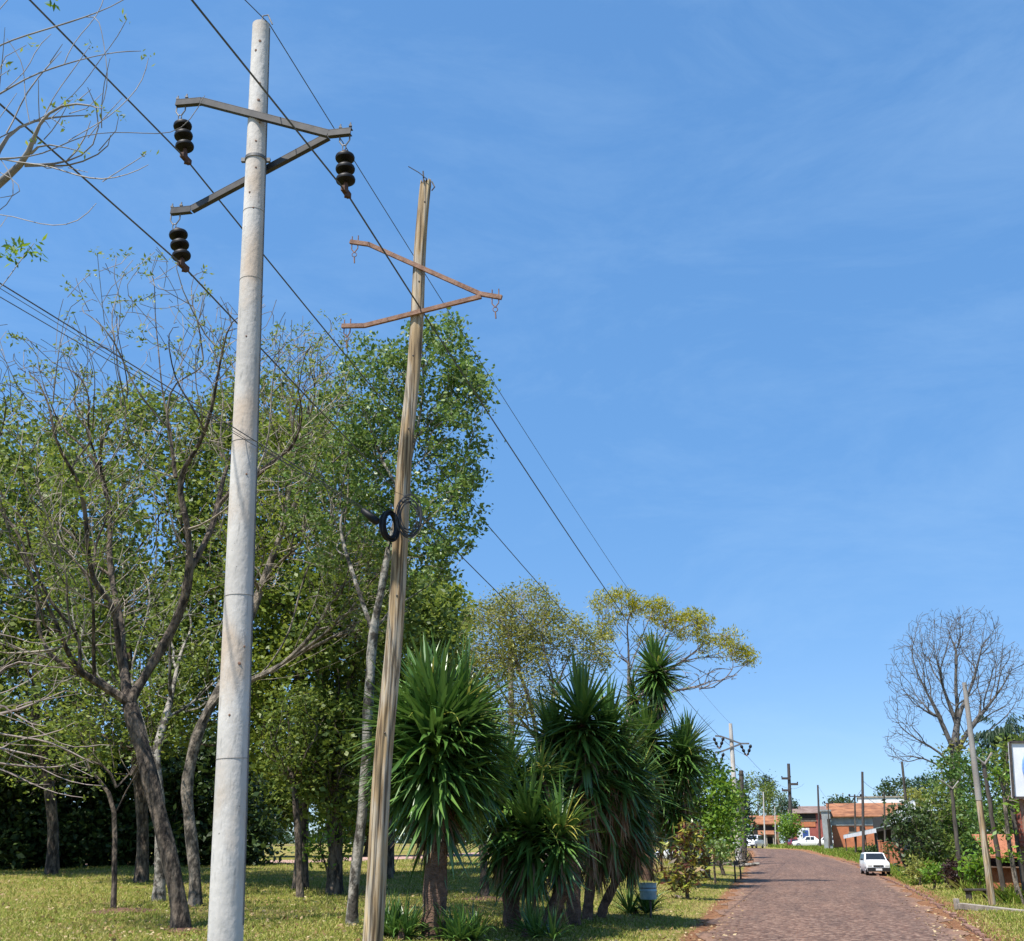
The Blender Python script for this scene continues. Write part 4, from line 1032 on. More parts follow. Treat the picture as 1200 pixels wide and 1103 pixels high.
yucca('tall yucca with the highest small head and brown dead skirt', y7b, [(768, 782, q, 40, 230, 26, 0), (742, 812, q + .3, 28, 70, 40, 0), (757, 862, q - .4, 50, 240, 40, 0), (800, 880, q, 42, 220, 60, 0), (780, 905, q + .4, 44, 170, 40, 0), (790, 945, q + .2, 38, 150, 50, 0), (760, 920, q + .2, 42, 160, 60, 0)], 7, .26)
y8b = hit(742, 1018); q = y8b[1]
yucca('rightmost yucca with brown hanging dead leaves beside the croton', y8b, [(806, 868, q, 34, 150, 30, 0), (800, 925, q, 36, 160, 45, 0), (772, 950, q, 30, 120, 50, 0)], 8, .2)
def sword_plant(name, label, px, row, Lp, n, seed, lm='yucca', W=.05, group=None, wide=1):
    b = hit(px, row); rng = np.random.default_rng(seed); dp = depth(b); L = Lp / F * dp; parts = []
    for k in range(wide):
        c = b + np.array([rng.normal(0, .28) * (wide > 1), rng.normal(0, .28) * (wide > 1), .05]); parts.append(blades(c, n, L, W, rng, 88, 15, .6))
    V, Fc = merge(parts); root = thing(name, b, label, 'plant', group)
    link('leaves', mesh_np('blades', V, Fc), M[lm], root)
    mb = MB(); mb.lathe(b - np.array([0, 0, .1]), [(0, .1), (.2, .07), (.3, .04)], 8); mb.build('stem', M['yuccabark'], root)
sword_plant('strap_leaf_plant', 'clump of strap leaves at the foot of the wooden pole', 470, 1102, 44, 60, 1, wide=4)
sword_plant('strap_leaf_plant', 'clump of strap leaves under the large yucca trunk', 537, 1104, 40, 50, 2, wide=4)
sword_plant('strap_leaf_plant', 'low strap leaf plant between the yucca trunks', 615, 1100, 36, 45, 3, wide=3)
sword_plant('strap_leaf_plant', 'small dark sword-leaf plant at the left of the bin', 745, 1072, 34, 60, 4, wide=3)

# croton
bc = hit(806, 1054); q = bc[1]
make_tree('croton_shrub', 'croton shrub with dark red lower leaves and yellow-green top leaves', 'shrub', bc, [[(804, 1030, q), (806, 1010, q)]],
          [(806, 1005, 22, 38, q, .7), (795, 1025, 20, 22, q, .6), (818, 1000, 12, 28, q, .5)], 150, .07, .012, M['bark1'],
          [dict(mat=M['croton'], k=12, spread=.16, size=.34, aspect=.3, flat=.6, droop=.3, name='crown')], bf=.3, seed=91, step=.3, shell=.15)

# umbrella-topped and twiggy trees behind the yuccas
Yt = 62.0; b = gp(738, Yt)
tuft = dict(mat=M['leafD'], k=60, spread=.24, size=.24, aspect=.22, flat=.9, droop=-.7)
limbs = [[(737, 960, Yt), (736, 860, Yt), (737, 790, Yt), (735, 745, Yt), (728, 715, Yt)],
         [(737, 840, Yt), (765, 800, Yt), (800, 775, Yt), (840, 770, Yt), (868, 775, Yt)], [(737, 800, Yt), (760, 765, Yt), (790, 740, Yt), (820, 730, Yt)],
         [(737, 850, Yt), (770, 822, Yt), (790, 808, Yt), (805, 806, Yt)], [(737, 780, Yt), (712, 760, Yt), (700, 730, Yt)], [(737, 790, Yt), (755, 740, Yt), (765, 715, Yt)], [(800, 775, Yt), (830, 790, Yt), (845, 800, Yt)]]
bl = [(722, 710, 28, 17, Yt, 1.3), (762, 716, 28, 12, Yt, 1.5), (803, 732, 34, 15, Yt, 1.7), (842, 755, 30, 15, Yt, 1.5), (868, 773, 16, 10, Yt, 1), (790, 770, 30, 14, Yt, 1.2), (712, 740, 18, 12, Yt, 1), (800, 800, 45, 12, Yt, 1.4), (845, 790, 25, 10, Yt, 1), (760, 770, 40, 25, Yt, 1.4)]
make_tree('umbrella_tree', 'flat-topped tree with yellow-green tufts behind the tall yucca', 'tree', b, limbs, bl, 760, .2, .02, M['twig'],
          [dict(tuft, frac=.85, where=lambda C: np.array([proj(p)[1] < (752 if proj(p)[0] < 820 else 778) for p in C]))], bf=.35, seed=101, step=.6, shell=.35, skipfrac=.25)
Yt = 55.0; b = gp(640, Yt)
limbs = [[(640, 960, Yt), (632, 880, Yt), (620, 820, Yt), (600, 760, Yt)], [(632, 880, Yt), (655, 800, Yt), (665, 750, Yt)], [(632, 870, Yt), (600, 830, Yt), (570, 780, Yt)], [(655, 800, Yt), (690, 770, Yt), (705, 745, Yt)]]
bl = [(585, 750, 50, 50, Yt, 2.2), (615, 720, 45, 35, Yt, 2), (600, 800, 60, 60, Yt, 2.4), (655, 745, 42, 28, Yt, 2), (690, 770, 28, 24, Yt, 1.4)]
make_tree('tree', 'twiggy olive-green tree behind the yucca clump', 'tree', b, limbs, bl, 1700, .2, .013, M['twig'],
          [dict(mat=M['leafE'], k=34, spread=.26, size=.19, aspect=.34, frac=.9), dict(mat=M['leafD'], k=16, spread=.28, size=.17, aspect=.3, frac=.55, where=lambda C: np.array([proj(p)[0] > 640 and proj(p)[1] < 752 for p in C]))], bf=.25, seed=102, step=.55, shell=.2, skipfrac=.3)
Yt = 100.0
make_tree('tree', 'hazy pale twiggy tree far behind the top of the wooden pole side of the clump', 'tree', gp(600, 95), [[(600, 900, 95), (598, 760, 95)]], [(605, 720, 45, 28, 95, 3)], 300, .25, .02, M['twig'],
          [dict(mat=M['leafE'], k=3, spread=.3, size=.2, frac=.5)], seed=103, step=1.0, bf=.25)

# green shrubs and trees beyond the croton
bush('bushy_tree', 'dense bright green bushy tree beyond the croton', 'tree', [(828, 925, 28, 42, 66, 2), (820, 965, 32, 35, 66, 2), (845, 945, 22, 45, 64, 1.6)], 520, M['leafF'], .26, 26, .28, 111, rb=.15)
bush('bushy_tree', 'lower bright green bush left of the distant concrete pole', 'shrub', [(842, 985, 22, 24, 75, 1.6), (858, 960, 14, 35, 78, 1.5)], 200, M['leafF'], .28, 16, .25, 112, rb=.12)
bush('flowering_shrub', 'shrub with pale blossom beside the distant concrete pole', 'shrub', [(838, 998, 20, 12, 62, 1.0)], 90, M['leafC'], .2, 12, .18, 113)
for i, (px, py, rx, ry, Yt, lm) in enumerate(((885, 936, 18, 30, 205, 'leafB'), (905, 942, 16, 22, 210, 'leafB'), (866, 950, 12, 36, 110, 'leafK'), (899, 925, 8, 16, 215, 'leafK'), (922, 950, 12, 14, 200, 'leafK'))):
    bush('tree', ['rounded green tree above the left bend of the road', 'lower green tree at the bend above the tiled house', 'dark bluish tree behind the distant concrete pole', 'slender pointed tree behind the bend', 'small dark tree beside the dark steel-armed pole'][i], 'tree', [(px, py, rx, ry, Yt, rx / F * Yt)], 150, M[lm], .45, 16, .5, 120 + i, rb=.25, r0=.02)
bush('round_tree', 'round bright green tree in front of the tiled house', 'tree', [(926, 968, 13, 14, 168, 1.8), (922, 975, 10, 10, 168, 1.4)], 160, M['leafF'], .4, 18, .35, 131, rb=.15, r0=.02)

# log pile
rngl = np.random.default_rng(4)
for k in range(7):
    px = 832 + k * 7; b = hit(px, 1016 - (k % 3) * 1.5); a = rngl.uniform(-.5, .5); L_ = rngl.uniform(1.5, 2.8)
    d = np.array([math.cos(a), math.sin(a) * 2, rngl.uniform(0, .18)]); d = unit(d); r_ = rngl.uniform(.07, .13)
    s = b - d * L_ / 2 + np.array([0, 0, r_ + .14 * (k % 2)]); e = b + d * L_ / 2 + np.array([0, 0, r_ + .14 * (k % 2)])
    mb = MB(); mb.tube(densify_line(s, e, 6), [r_ * (1 + .1 * math.sin(j + k)) for j in range(6)], 8)
    tag(mb.build('log', M['bark2'] if k % 2 else M['bark3'], smooth=True), 'weathered cut log in the pile left of the distant concrete pole', 'log', 'logs in the roadside pile')
bush('brushwood', 'heap of bare brushwood at the foot of the distant concrete pole', 'brush pile', [(868, 1003, 14, 10, 70, 1.2)], 160, M['dead'], .12, 2, .2, 133, r0=.02, rb=.05)
# small post with dark box by the road
b = hit(862, 1034); root = thing('marker_post', b, 'short dark post with a small box on the left verge', 'post')
s_ = depth(b) / F
mb = MB(); mb.tube([b, b + np.array([0, 0, 20 * s_])], .05, 8); mb.build('post', M['greywood'], root)
mb = MB(); mb.box(b + np.array([.08, 0, 21 * s_]), (.3, .12, .22)); mb.build('box', M['darksteel'], root, bevel=.01)
# litter bin
b = hit(763, 1076); s_ = depth(b) / F
root = thing('litter_bin', b, 'pale blue drum litter bin on a thin post beside the road', 'litter bin')
hb = at(760, 1054, b[1]); 
mb = MB(); mb.tube([b - np.array([0, 0, .1]), b + np.array([0, 0, hb[2] - b[2] + .02])], .03, 8); mb.build('post', M['darksteel'], root)
hh = 18 * s_; rr_ = 10 * s_
cx_ = np.array([hb[0], b[1], hb[2]])
mb = MB(); mb.lathe(cx_, [(0, rr_ * .93), (.02, rr_ * .98), (hh * .48, rr_), (hh * .5, rr_ * 1.04), (hh * .54, rr_ * 1.04), (hh * .56, rr_), (hh * .97, rr_), (hh, rr_ * 1.04), (hh, rr_ * .92), (hh * .15, rr_ * .9)], 24)
mb.build('drum', M['binblue'], root, smooth=True)
mb = MB(); mb.lathe(cx_ + np.array([0, 0, hh * .66]), [(0, rr_ * .99), (0, rr_ * 1.02), (.03, rr_ * 1.02), (.03, rr_ * .99)], 24); mb.build('band', M['steel'], root)

# ------------------------------------------------------------------ cars
def car(label, pos, head, scale=1.0, paint=None, kind='hatch', bumper=None, cat='car', plate=None):
    """pos: ground point under the car's middle; head: yaw, car nose points along +y local"""
    paint = paint or M['carwhite']
    root = bpy.data.objects.new('parked_car', None); COL.objects.link(root); tag(root, label, cat)
    root.location = tuple(map(float, pos)); root.rotation_euler = (0, 0, head); root.scale = (scale,) * 3
    INV[root.name] = Matrix.Identity(4)
    L = 3.7 if kind == 'hatch' else 4.3 if kind == 'sedan' else 4.5; W = 1.56 if kind == 'hatch' else 1.7
    hw = W / 2; h = 1.42 if kind != 'suv' else 1.75; belt = .88 if kind != 'suv' else 1.05
    # stations along the length (y), belt z, top z, half width factor
    if kind == 'hatch': st = [(-1.0, .62, .62, .88), (-.985, .84, .9, .93), (-.93, .9, .98, .96), (-.80, .9, h - .04, .98), (-.5, .9, h, 1), (-.05, .9, h, 1), (.18, .9, h - .03, 1), (.48, .9, .93, 1), (.9, .80, .82, .97), (.985, .72, .74, .93), (1.0, .55, .56, .88)]
    elif kind == 'sedan': st = [(-1.0, .6, .6, .86), (-.98, .86, .9, .93), (-.62, .93, .96, .97), (-.38, .93, h - .04, 1), (-.1, .93, h, 1), (.12, .92, h - .03, 1), (.42, .9, .93, 1), (.88, .76, .78, .95), (.985, .66, .68, .9), (1, .5, .52, .85)]
    else: st = [(-1.0, .7, .7, .9), (-.98, 1.0, 1.1, .95), (-.9, 1.08, h - .1, .97), (-.5, 1.08, h, 1), (.1, 1.06, h, 1), (.4, 1.04, 1.08, 1), (.9, .96, .98, .97), (.985, .86, .88, .93), (1, .65, .66, .88)]
    V = []; 
    for (t, zb, zt, wf) in st:
        y = t * L / 2; w = hw * wf; zt = max(zt, zb + .01); tf = max(0, min(1, (zt - zb) / .45)); wt = w * (.93 - .13 * tf)
        for x, z in ((-w * .9, .24), (-w, .45), (-w * 1.0, .68 if zb > .7 else zb * .9), (-w * .97, zb), (-wt, zt - .015), (-wt * .6, zt + .012), (wt * .6, zt + .012), (wt, zt - .015), (w * .97, zb), (w, .68 if zb > .7 else zb * .9), (w, .45), (w * .9, .24)): V.append((x, y, z))
    k = 12; n = len(st)
    Fs = [(i * k + j, i * k + (j + 1) % k, (i + 1) * k + (j + 1) % k, (i + 1) * k + j) for i in range(n - 1) for j in range(k)]
    Fs.append(tuple(range(k))); Fs.append(tuple((n - 1) * k + j for j in range(k))[::-1])
    mb = MB(); mb.add(V, [f[::-1] for f in Fs]); mb.build('body', paint, root, smooth=True)
    def surf(i, j, t, out=.006):
        a = np.array(V[i * k + j]) * (1 - t) + np.array(V[(i + 1) * k + j]) * t; return a
    # glazing laid 8 mm proud of the shell
    iw = [i for i in range(n - 1) if st[i][2] - st[i][1] > .3 and st[i + 1][2] - st[i + 1][1] < .1][0]
    a, b = iw, iw + 1
    A = np.array(V[a * k + 4]); B = np.array(V[a * k + 7]); C = np.array(V[b * k + 8]); D = np.array(V[b * k + 3])
    nrm = np.array([0, .6, .8]) * .035
    mb = MB(); ins = lambda p, q, r, s, u, v: (p * (1 - u) + q * u) * (1 - v) + (s * (1 - u) + r * u) * v
    mb.quad(*(ins(A, B, C, D, u, v) + nrm + np.array([0, 0, .012]) for u, v in ((.07, .08), (.93, .08), (.93, .9), (.07, .9)))); mb.build('windscreen', M['glass'], root)
    ir = [i for i in range(n - 1) if st[i + 1][2] - st[i + 1][1] > .3 and st[i][2] - st[i][1] < .3][0]
    A = np.array(V[(ir + 1) * k + 4]); B = np.array(V[(ir + 1) * k + 7]); C = np.array(V[ir * k + 8]); D = np.array(V[ir * k + 3])
    mb = MB(); mb.quad(*(ins(A, B, C, D, u, v) + np.array([0, -.035, .03]) for u, v in ((.93, .08), (.07, .08), (.07, .85), (.93, .85)))); mb.build('rear_window', M['glass'], root)
    for s in (-1, 1):
        y0, y1_ = st[ir + 1][0] * L / 2 + .1, st[iw][0] * L / 2 - .02; ym = (y0 + y1_) / 2
        zb = belt + .06; zt = h - .09; wo = hw * .968 + .004; wi = hw * .825 + .012
        for (ya, yb_) in ((y0, ym - .03), (ym + .03, y1_)):
            mb = MB(); P = [(s * wo, ya, zb), (s * wo, yb_ + (.22 if yb_ > ym + .1 else 0), zb), (s * wi, yb_, zt), (s * wi, ya, zt)]
            mb.quad(*(P if s > 0 else P[::-1])); mb.build('side_window', M['glass'], root)
        mb = MB(); mb.box((s * (hw + .07), y1_ + .12, zb + .06), (.14, .08, .1)); mb.build('mirror', M['black'], root, bevel=.02)
        for t in (-.62, .62):
            y = t * L / 2; mb = MB(); mb.lathe((s * (hw - .10), y, .29), [(-.09, .24), (-.08, .285), (.07, .285), (.1, .25)], 20, (s, 0, 0)); wl = mb.build('wheel', M['rubber'], root, smooth=True)
            mb = MB(); mb.lathe((s * (hw + .0), y, .29), [(-.01, .18), (.008, .175), (.012, .05)], 14, (s, 0, 0)); mb.build('rim', M['chrome'], wl)
        zz = .62 if kind != 'suv' else .82
        mb = MB(); mb.box((s * hw * .70, L / 2 - .012, zz), (.26, .05, .13)); mb.build('headlight', M['lamp'], root, bevel=.01)
        mb = MB(); mb.box((s * hw * .78, -L / 2 + .01, zz + .1), (.18, .05, .2)); mb.build('tail_light', mat('tail_red', (.3, .01, .01), (.35, .02, .02), .3, 3), root, bevel=.01)
    for e, nm in ((1, 'front_bumper'), (-1, 'rear_bumper')):
        mb = MB(); mb.box((0, e * (L / 2 + .01), .38), (W * .93, .14, .24)); mb.build(nm, bumper or M['black'], root, bevel=.03)
    mb = MB(); mb.box((0, L / 2 + .0, .60 if kind != 'suv' else .8), (W * .42, .04, .1)); mb.build('grille', M['black'], root)
    mb = MB(); mb.box((0, L / 2 + .085, .38), (.4, .012, .13)); mb.build('number_plate', M['plate'], root)
    return root
pc = gp(1026, 77); pc[2] = ground(pc[0], pc[1])
car('white compact hatchback parked facing the camera at the right kerb', pc, R(170), 1.0)
p = gp(884, 160); car('white boxy car at the far bend below the tiled house', p, R(150), 1.0, kind='suv')
p = gp(948, 158); car('low white saloon seen side-on behind the verge grass', p, R(78), 1.05, kind='sedan')
p = gp(970, 162); car('white car right of the saloon, partly behind the dark pole', p, R(60), 1.0, kind='hatch')
M['carred'] = mat('maroon_car_paint', (.2, .01, .035), (.25, .015, .045), .3, 3)
p = gp(931, 163); car('crimson car, mostly hidden between the round tree and the saloon', p, R(180), .8, M['carred'])
p = gp(802, 88); car('white car half hidden behind the croton', p, R(100), 1.0, kind='sedan')

# ------------------------------------------------------------------ buildings
def px2m(px, Y): return (px - CX) / F * (Y * cp)
def zrow(row, Y): return float(at(600, row, Y)[2])
def turn(root, x0, Y, k=1.0):
    root.rotation_euler = (0, 0, -math.atan2(x0, Y) * k)
def gable(name, label, px0, px1, Y, dep, eave, ridge, wall, roof, yaw=0, upper=None, openings=()):
    """long side towards the camera; eave/ridge given as image rows"""
    x0, x1 = px2m(px0, Y), px2m(px1, Y); g = float(ground((x0 + x1) / 2, Y)) - .2; ze, zr = zrow(eave, Y), zrow(ridge, Y + dep / 2)
    cen = np.array([x0, Y, g + .2]); root = thing(name, cen, label, 'building'); turn(root, x0, Y)
    xm = (x0 + x1) / 2; 
    mb = MB(); mb.box((xm, Y + dep / 2, (g + ze) / 2), (x1 - x0, dep, ze - g))
    for x, s in ((x0, 1), (x1, -1)):
        mb.add([(x, Y, ze), (x, Y + dep, ze), (x, Y + dep / 2, zr), (x + s * .2, Y, ze), (x + s * .2, Y + dep, ze), (x + s * .2, Y + dep / 2, zr)], [(0, 1, 2), (5, 4, 3), (0, 3, 4, 1), (1, 4, 5, 2), (2, 5, 3, 0)])
    mb.build('wall', wall, root)
    ov = .5; sl = (zr - ze) / (dep / 2)
    for s in (-1, 1):
        mb = MB(); ye = Y + dep / 2 + s * (dep / 2 + ov); z_ = ze - sl * ov; ym = Y + dep / 2
        a = [(x0 - ov, ye, z_ + .02), (x1 + ov, ye, z_ + .02), (x1 + ov, ym, zr + .02), (x0 - ov, ym, zr + .02)]
        if s > 0: a = a[::-1]
        mb.hexa(a + [(q[0], q[1], q[2] + .12) for q in a]); mb.build('roof', roof, root)
    if upper:
        mb = MB(); zu = zrow(upper[0], Y); mb.box((xm, Y - .04, (ze + zu) / 2), (x1 - x0 + .06, .06, ze - zu)); mb.build('metal_cladding', upper[1], root)
    for (a, b_, t, bt, m, nm) in openings:
        xa, xb = px2m(a, Y), px2m(b_, Y); za, zb_ = zrow(t, Y), zrow(bt, Y)
        mb = MB(); mb.box(((xa + xb) / 2, Y - .05, (za + zb_) / 2), (abs(xb - xa), .1, abs(za - zb_))); fr_ = mb.build(nm, m, root)
        if nm == 'window':
            mb = MB(); mb.box(((xa + xb) / 2, Y - .08, min(za, zb_) - .05), (abs(xb - xa) + .2, .16, .1)); mb.build('sill', M['concrete'], fr_)
    return root
def flatb(name, label, px0, px1, Y, dep, toprow, wall, parapet=None, openings=(), cat='building'):
    x0, x1 = px2m(px0, Y), px2m(px1, Y); g = float(ground((x0 + x1) / 2, Y)) - .2; zt = zrow(toprow, Y)
    root = thing(name, (x0, Y, g + .2), label, cat); turn(root, x0, Y)
    mb = MB(); mb.box(((x0 + x1) / 2, Y + dep / 2, (g + zt) / 2), (x1 - x0, dep, zt - g)); mb.build('wall', wall, root)
    mb = MB(); mb.box(((x0 + x1) / 2, Y + dep / 2, zt + .1), (x1 - x0 + .3, dep + .3, .2)); mb.build('parapet' , parapet or M['concrete'], root)
    for (a, b_, t, bt, m, nm) in openings:
        xa, xb = px2m(a, Y), px2m(b_, Y); za, zb_ = zrow(t, Y), zrow(bt, Y)
        mb = MB(); mb.box(((xa + xb) / 2, Y - .05, (za + zb_) / 2), (abs(xb - xa), .1, abs(za - zb_))); mb.build(nm, m, root)
    return root
gable('warehouse', 'orange brick warehouse with clay roof and grey metal band', 977, 1062, 140, 14, 957, 943, M['brick'], M['tile'], upper=(967.5, M['zinc']),
      openings=[(996, 1002, 969, 975, M['dark'], 'window'), (1008, 1014, 969, 975, M['dark'], 'window')])
flatb('shed', 'narrow grey corrugated metal lean-to at the left end of the brick warehouse', 966, 976, 137, 12, 951, M['zinc'], M['zinc'], [(972, 975.5, 960, 990, M['dark'], 'door')])
flatb('white_building', 'long white flat-roofed building behind the brick warehouse', 1011, 1092, 178, 16, 935, M['whitewall'], M['concrete'], [(1040, 1043, 942, 960, M['concrete'], 'pilaster'), (1066, 1069, 942, 960, M['concrete'], 'pilaster'), (1022, 1030, 948, 954, M['dark'], 'window'), (1050, 1058, 948, 954, M['dark'], 'window')])
gable('brick_house', 'dark red house with grey-brown roof beyond the saloon', 930, 968, 195, 14, 953, 946, M['maroon'], M['tilegrey'],
      openings=[(940, 958, 954, 962, M['dark'], 'window'), (941, 957, 963, 969, M['brick'], 'brick_panel')])
mb = MB(); a = at(943.5, 977.5, 172); w_ = 12 / F * 162
root = thing('white_van_body', gp(943.5, 172), 'white upright panel with a blue door-like centre left of the dark pole', 'kiosk')
g = float(ground(a[0], 172)); mb.box((a[0], 173, (g + zrow(970.5, 172)) / 2), (w_, 1.6, zrow(970.5, 172) - g)); mb.build('cabin', M['white'], root, bevel=.05)
mb = MB(); mb.box((a[0] + .1, 172.16, (g + 1.0 + zrow(973, 172)) / 2), (w_ * .55, .05, zrow(973, 172) - g - 1.0)); mb.build('door', M['blue'], root)
root.name = 'kiosk'
gable('tiled_house', 'small house with orange clay roof and open porch at the far bend', 884, 913, 182, 9, 965.5, 957, M['plank'], M['tile'],
      openings=[(890, 897, 968, 976, M['dark'], 'window'), (899, 910, 968, 974, M['dark'], 'window'), (898, 909, 981, 992, M['dark'], 'door'), (884.5, 889, 970, 990, M['dark'], 'door')])
root = [o for o in bpy.data.objects if o.get('label', '').startswith('small house with orange')][0]
x0, x1 = px2m(894, 179), px2m(912.5, 179)
mb = MB(); z1, z2 = zrow(974, 179), zrow(978.5, 177); mb.hexa([(x0, 177, z2), (x1, 177, z2), (x1, 181.9, z1), (x0, 181.9, z1), (x0, 177, z2 + .12), (x1, 177, z2 + .12), (x1, 181.9, z1 + .12), (x0, 181.9, z1 + .12)]); mb.build('porch_roof', M['tile'], root)
for x in (x0 + .2, x1 - .2, (x0 + x1) / 2):
    mb = MB(); g = float(ground(x, 177.3)); mb.box((x, 177.3, (g + z2) / 2), (.16, .16, z2 - g)); mb.build('porch_post', M['concrete'], root)

# roadside shop with awning: its front runs along the road
def seg(pxa, Ya, pxb, Yb, rowa, rowb):
    a = gp(pxa, Ya); b = gp(pxb, Yb); return a, b, at(pxa, rowa, Ya)[2], at(pxb, rowb, Yb)[2]
fa, fb, za, zb_ = seg(991, 124, 1031, 100, 979, 966.5)
u_ = unit(np.array([fb[0] - fa[0], fb[1] - fa[1], 0])); n_ = np.array([-u_[1], u_[0], 0]);
if n_[0] < 0: n_ = -n_       # away from the road
root = thing('shop', (fa + fb) / 2 + n_ * 4, 'white-fronted roadside shop with fringed awning right of the road', 'building')
zt = 3.2 + fb[2]
A_ = fa; B_ = fb
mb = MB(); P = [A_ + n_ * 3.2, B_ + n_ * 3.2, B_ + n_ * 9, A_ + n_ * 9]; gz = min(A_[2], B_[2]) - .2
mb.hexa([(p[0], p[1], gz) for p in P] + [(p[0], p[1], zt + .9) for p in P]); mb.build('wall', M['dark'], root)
mb = MB(); P = [A_ * .35 + B_ * .65 + n_ * 3.0, B_ + u_ * 2 + n_ * 3.0, B_ + u_ * 2 + n_ * 3.2, A_ * .35 + B_ * .65 + n_ * 3.2]
mb.hexa([(p[0], p[1], zt + .25) for p in P] + [(p[0], p[1], zt + h_) for p, h_ in zip(P, (1.15, 1.75, 1.75, 1.15))]); mb.build('fascia', M['whitewall'], root)
mb = MB(); e0 = [A_, B_, B_ + n_ * 3.1, A_ + n_ * 3.1]; zz = [za, za + .35, za + .95, za + .55]
mb.hexa([(p[0], p[1], z) for p, z in zip(e0, zz)] + [(p[0], p[1], z + .06) for p, z in zip(e0, zz)]); aw = mb.build('awning', M['green_awning'], root)
mb = MB()
for i in range(24):
    t0, t1 = i / 24, (i + .85) / 24; p0 = A_ * (1 - t0) + B_ * t0 - n_ * .02; p1 = A_ * (1 - t1) + B_ * t1 - n_ * .02; z_ = za + .35 * t0
    mb.hexa([(p0[0], p0[1], z_ - .34), (p1[0], p1[1], z_ - .34), (p1[0] - .03, p1[1] + .03, z_ - .34), (p0[0] - .03, p0[1] + .03, z_ - .34)] + [(p0[0], p0[1], z_), (p1[0], p1[1], z_), (p1[0] - .03, p1[1] + .03, z_), (p0[0] - .03, p0[1] + .03, z_)])
mb.build('fringe', M['whitewall'], aw)
for t in (.01, .33, .66, .97):
    p = A_ * (1 - t) + B_ * t + n_ * .1; mb = MB(); mb.tube([(p[0], p[1], p[2] - .1), (p[0], p[1], za + .3 * t)], .06, 8); mb.build('awning_post', M['darksteel'], root)
mb = MB(); p = A_ * .5 + B_ * .5 + n_ * 1.5; mb.hexa([tuple(q + np.array([0, 0, dz])) for dz in (-.1, .12) for q in (A_, B_, B_ + n_ * 3, A_ + n_ * 3)]); mb.build('porch_slab', M['concrete'], root)
# white irregular gable panel beside the shop
flatb('white_house', 'small white-walled building behind the brick fence pillars', 1046, 1066, 104, 6, 957, M['whitewall'], M['concrete'], [(1050, 1054, 968, 978, M['dark'], 'window')])
# brick fence with pillars
for k in range(7):
    px = 1034 + k * 4.2; Yk = 92 - k * 1.5; g = gp(px, Yk); hgt = (1.75, 1.6, 1.7, 1.5, 1.7, 1.4, 1.6)[k]
    o = MB().box((g[0], g[1], g[2] + hgt / 2 - .1), (.22, .22, hgt + .2), .3).box((g[0], g[1], g[2] + hgt + .03), (.28, .28, .06), .3).build('brick_pillar', M['brick'])
    tag(o, 'short orange brick fence pillar between the shop and the dark shrubs', 'fence pillar', 'pillars of the brick fence')
g = gp(1046, 89); a = gp(1033, 92.3); b = gp(1061, 82.6); dd = b - a
root = thing('brick_fence', g, 'low orange brick wall running between the fence pillars', 'fence')
mb = MB(); mb.bar(a + np.array([0, 0, .45]), b + np.array([0, 0, .45]), .1, 1.1); mb.build('panel', M['brick'], root)

# ------------------------------------------------------------------ far poles
def far_pole(label, pxb, pxt, rowt, Y, r=.16, m='greywood', arms=(), name='utility_pole'):
    b = gp(pxb, Y); t = at(pxt, rowt, Y); root = thing(name, b, label, 'utility pole')
    mb = MB(); mb.tube(densify_line(b - np.array([0, 0, .2]), t, 8), list(np.linspace(r, r * .7, 8)), 10); mb.build('shaft', M[m], root, smooth=True)
    for (row, dx0, dx1, th_) in arms:
        c = at(pxt + (pxb - pxt) * (row - rowt) / (992 - rowt), row, Y)
        mb = MB(); s = depth(c) / F; mb.bar(c + np.array([dx0 * s, -r - .05, 0]), c + np.array([dx1 * s, -r - .05, 0]), .12, th_); ar = mb.build('crossarm', M['darksteel'], root)
        for d in (dx0, dx1):
            mb = MB(); mb.lathe(c + np.array([d * s * .95, -r - .05, th_ / 2]), [(0, .09), (.12, .12), (.2, .05)], 8); mb.build('insulator', M['porcelain'], ar)
    return root, t
_, T1p = far_pole('dark thick pole with three steel brackets above the red house', 928, 924, 895, 178, .34, 'darksteel', [(912.5, -9.5, 1, .35), (919.2, 0, 9.5, .35), (926.5, -9.5, 1, .35)])
_, T2 = far_pole('slim dark pole right of the white saloon', 961, 958.3, 920, 150, .17, 'darksteel')
_, T3 = far_pole('thin pole with short crossarm at the left end of the brick warehouse', 972, 970.5, 942, 136, .1, 'greywood', [(941.5, -5, 5, .1)])
_, T4 = far_pole('thin pole with short crossarm in front of the brick warehouse', 1003, 1001.5, 931, 118, .12, 'greywood', [(933.5, -7, 7, .1)])
_, T5 = far_pole('tall black pole standing by the awning', 1012, 1010.5, 904.5, 98, .15, 'darksteel')
_, T6 = far_pole('thin pole in front of the shop fascia', 1037.5, 1036, 928, 95, .1, 'greywood')
_, T7 = far_pole('leaning grey pole under the low branch of the bare tree', 1068, 1057, 893, 110, .17, 'greywood')
_, T8 = far_pole('thin pale post above the tiled house', 896.5, 894.5, 928, 165, .12, 'polecon')
_, T9 = far_pole('shorter pale post above the tiled house porch', 909, 908, 945, 172, .1, 'polecon')
wire('drooping far cable between the slim dark pole and the tall black pole', T2, T5 + np.array([0, 0, -1.2]), 2.2, .016)
wire('far cable from the tall black pole to the leaning grey pole', T5 + np.array([0, 0, -.8]), T7 + np.array([0, 0, -2.0]), 1.0, .016)
wire('lower far cable from the tall black pole to the leaning grey pole', T5 + np.array([0, 0, -2.0]), T7 + np.array([0, 0, -3.4]), 1.0, .016)

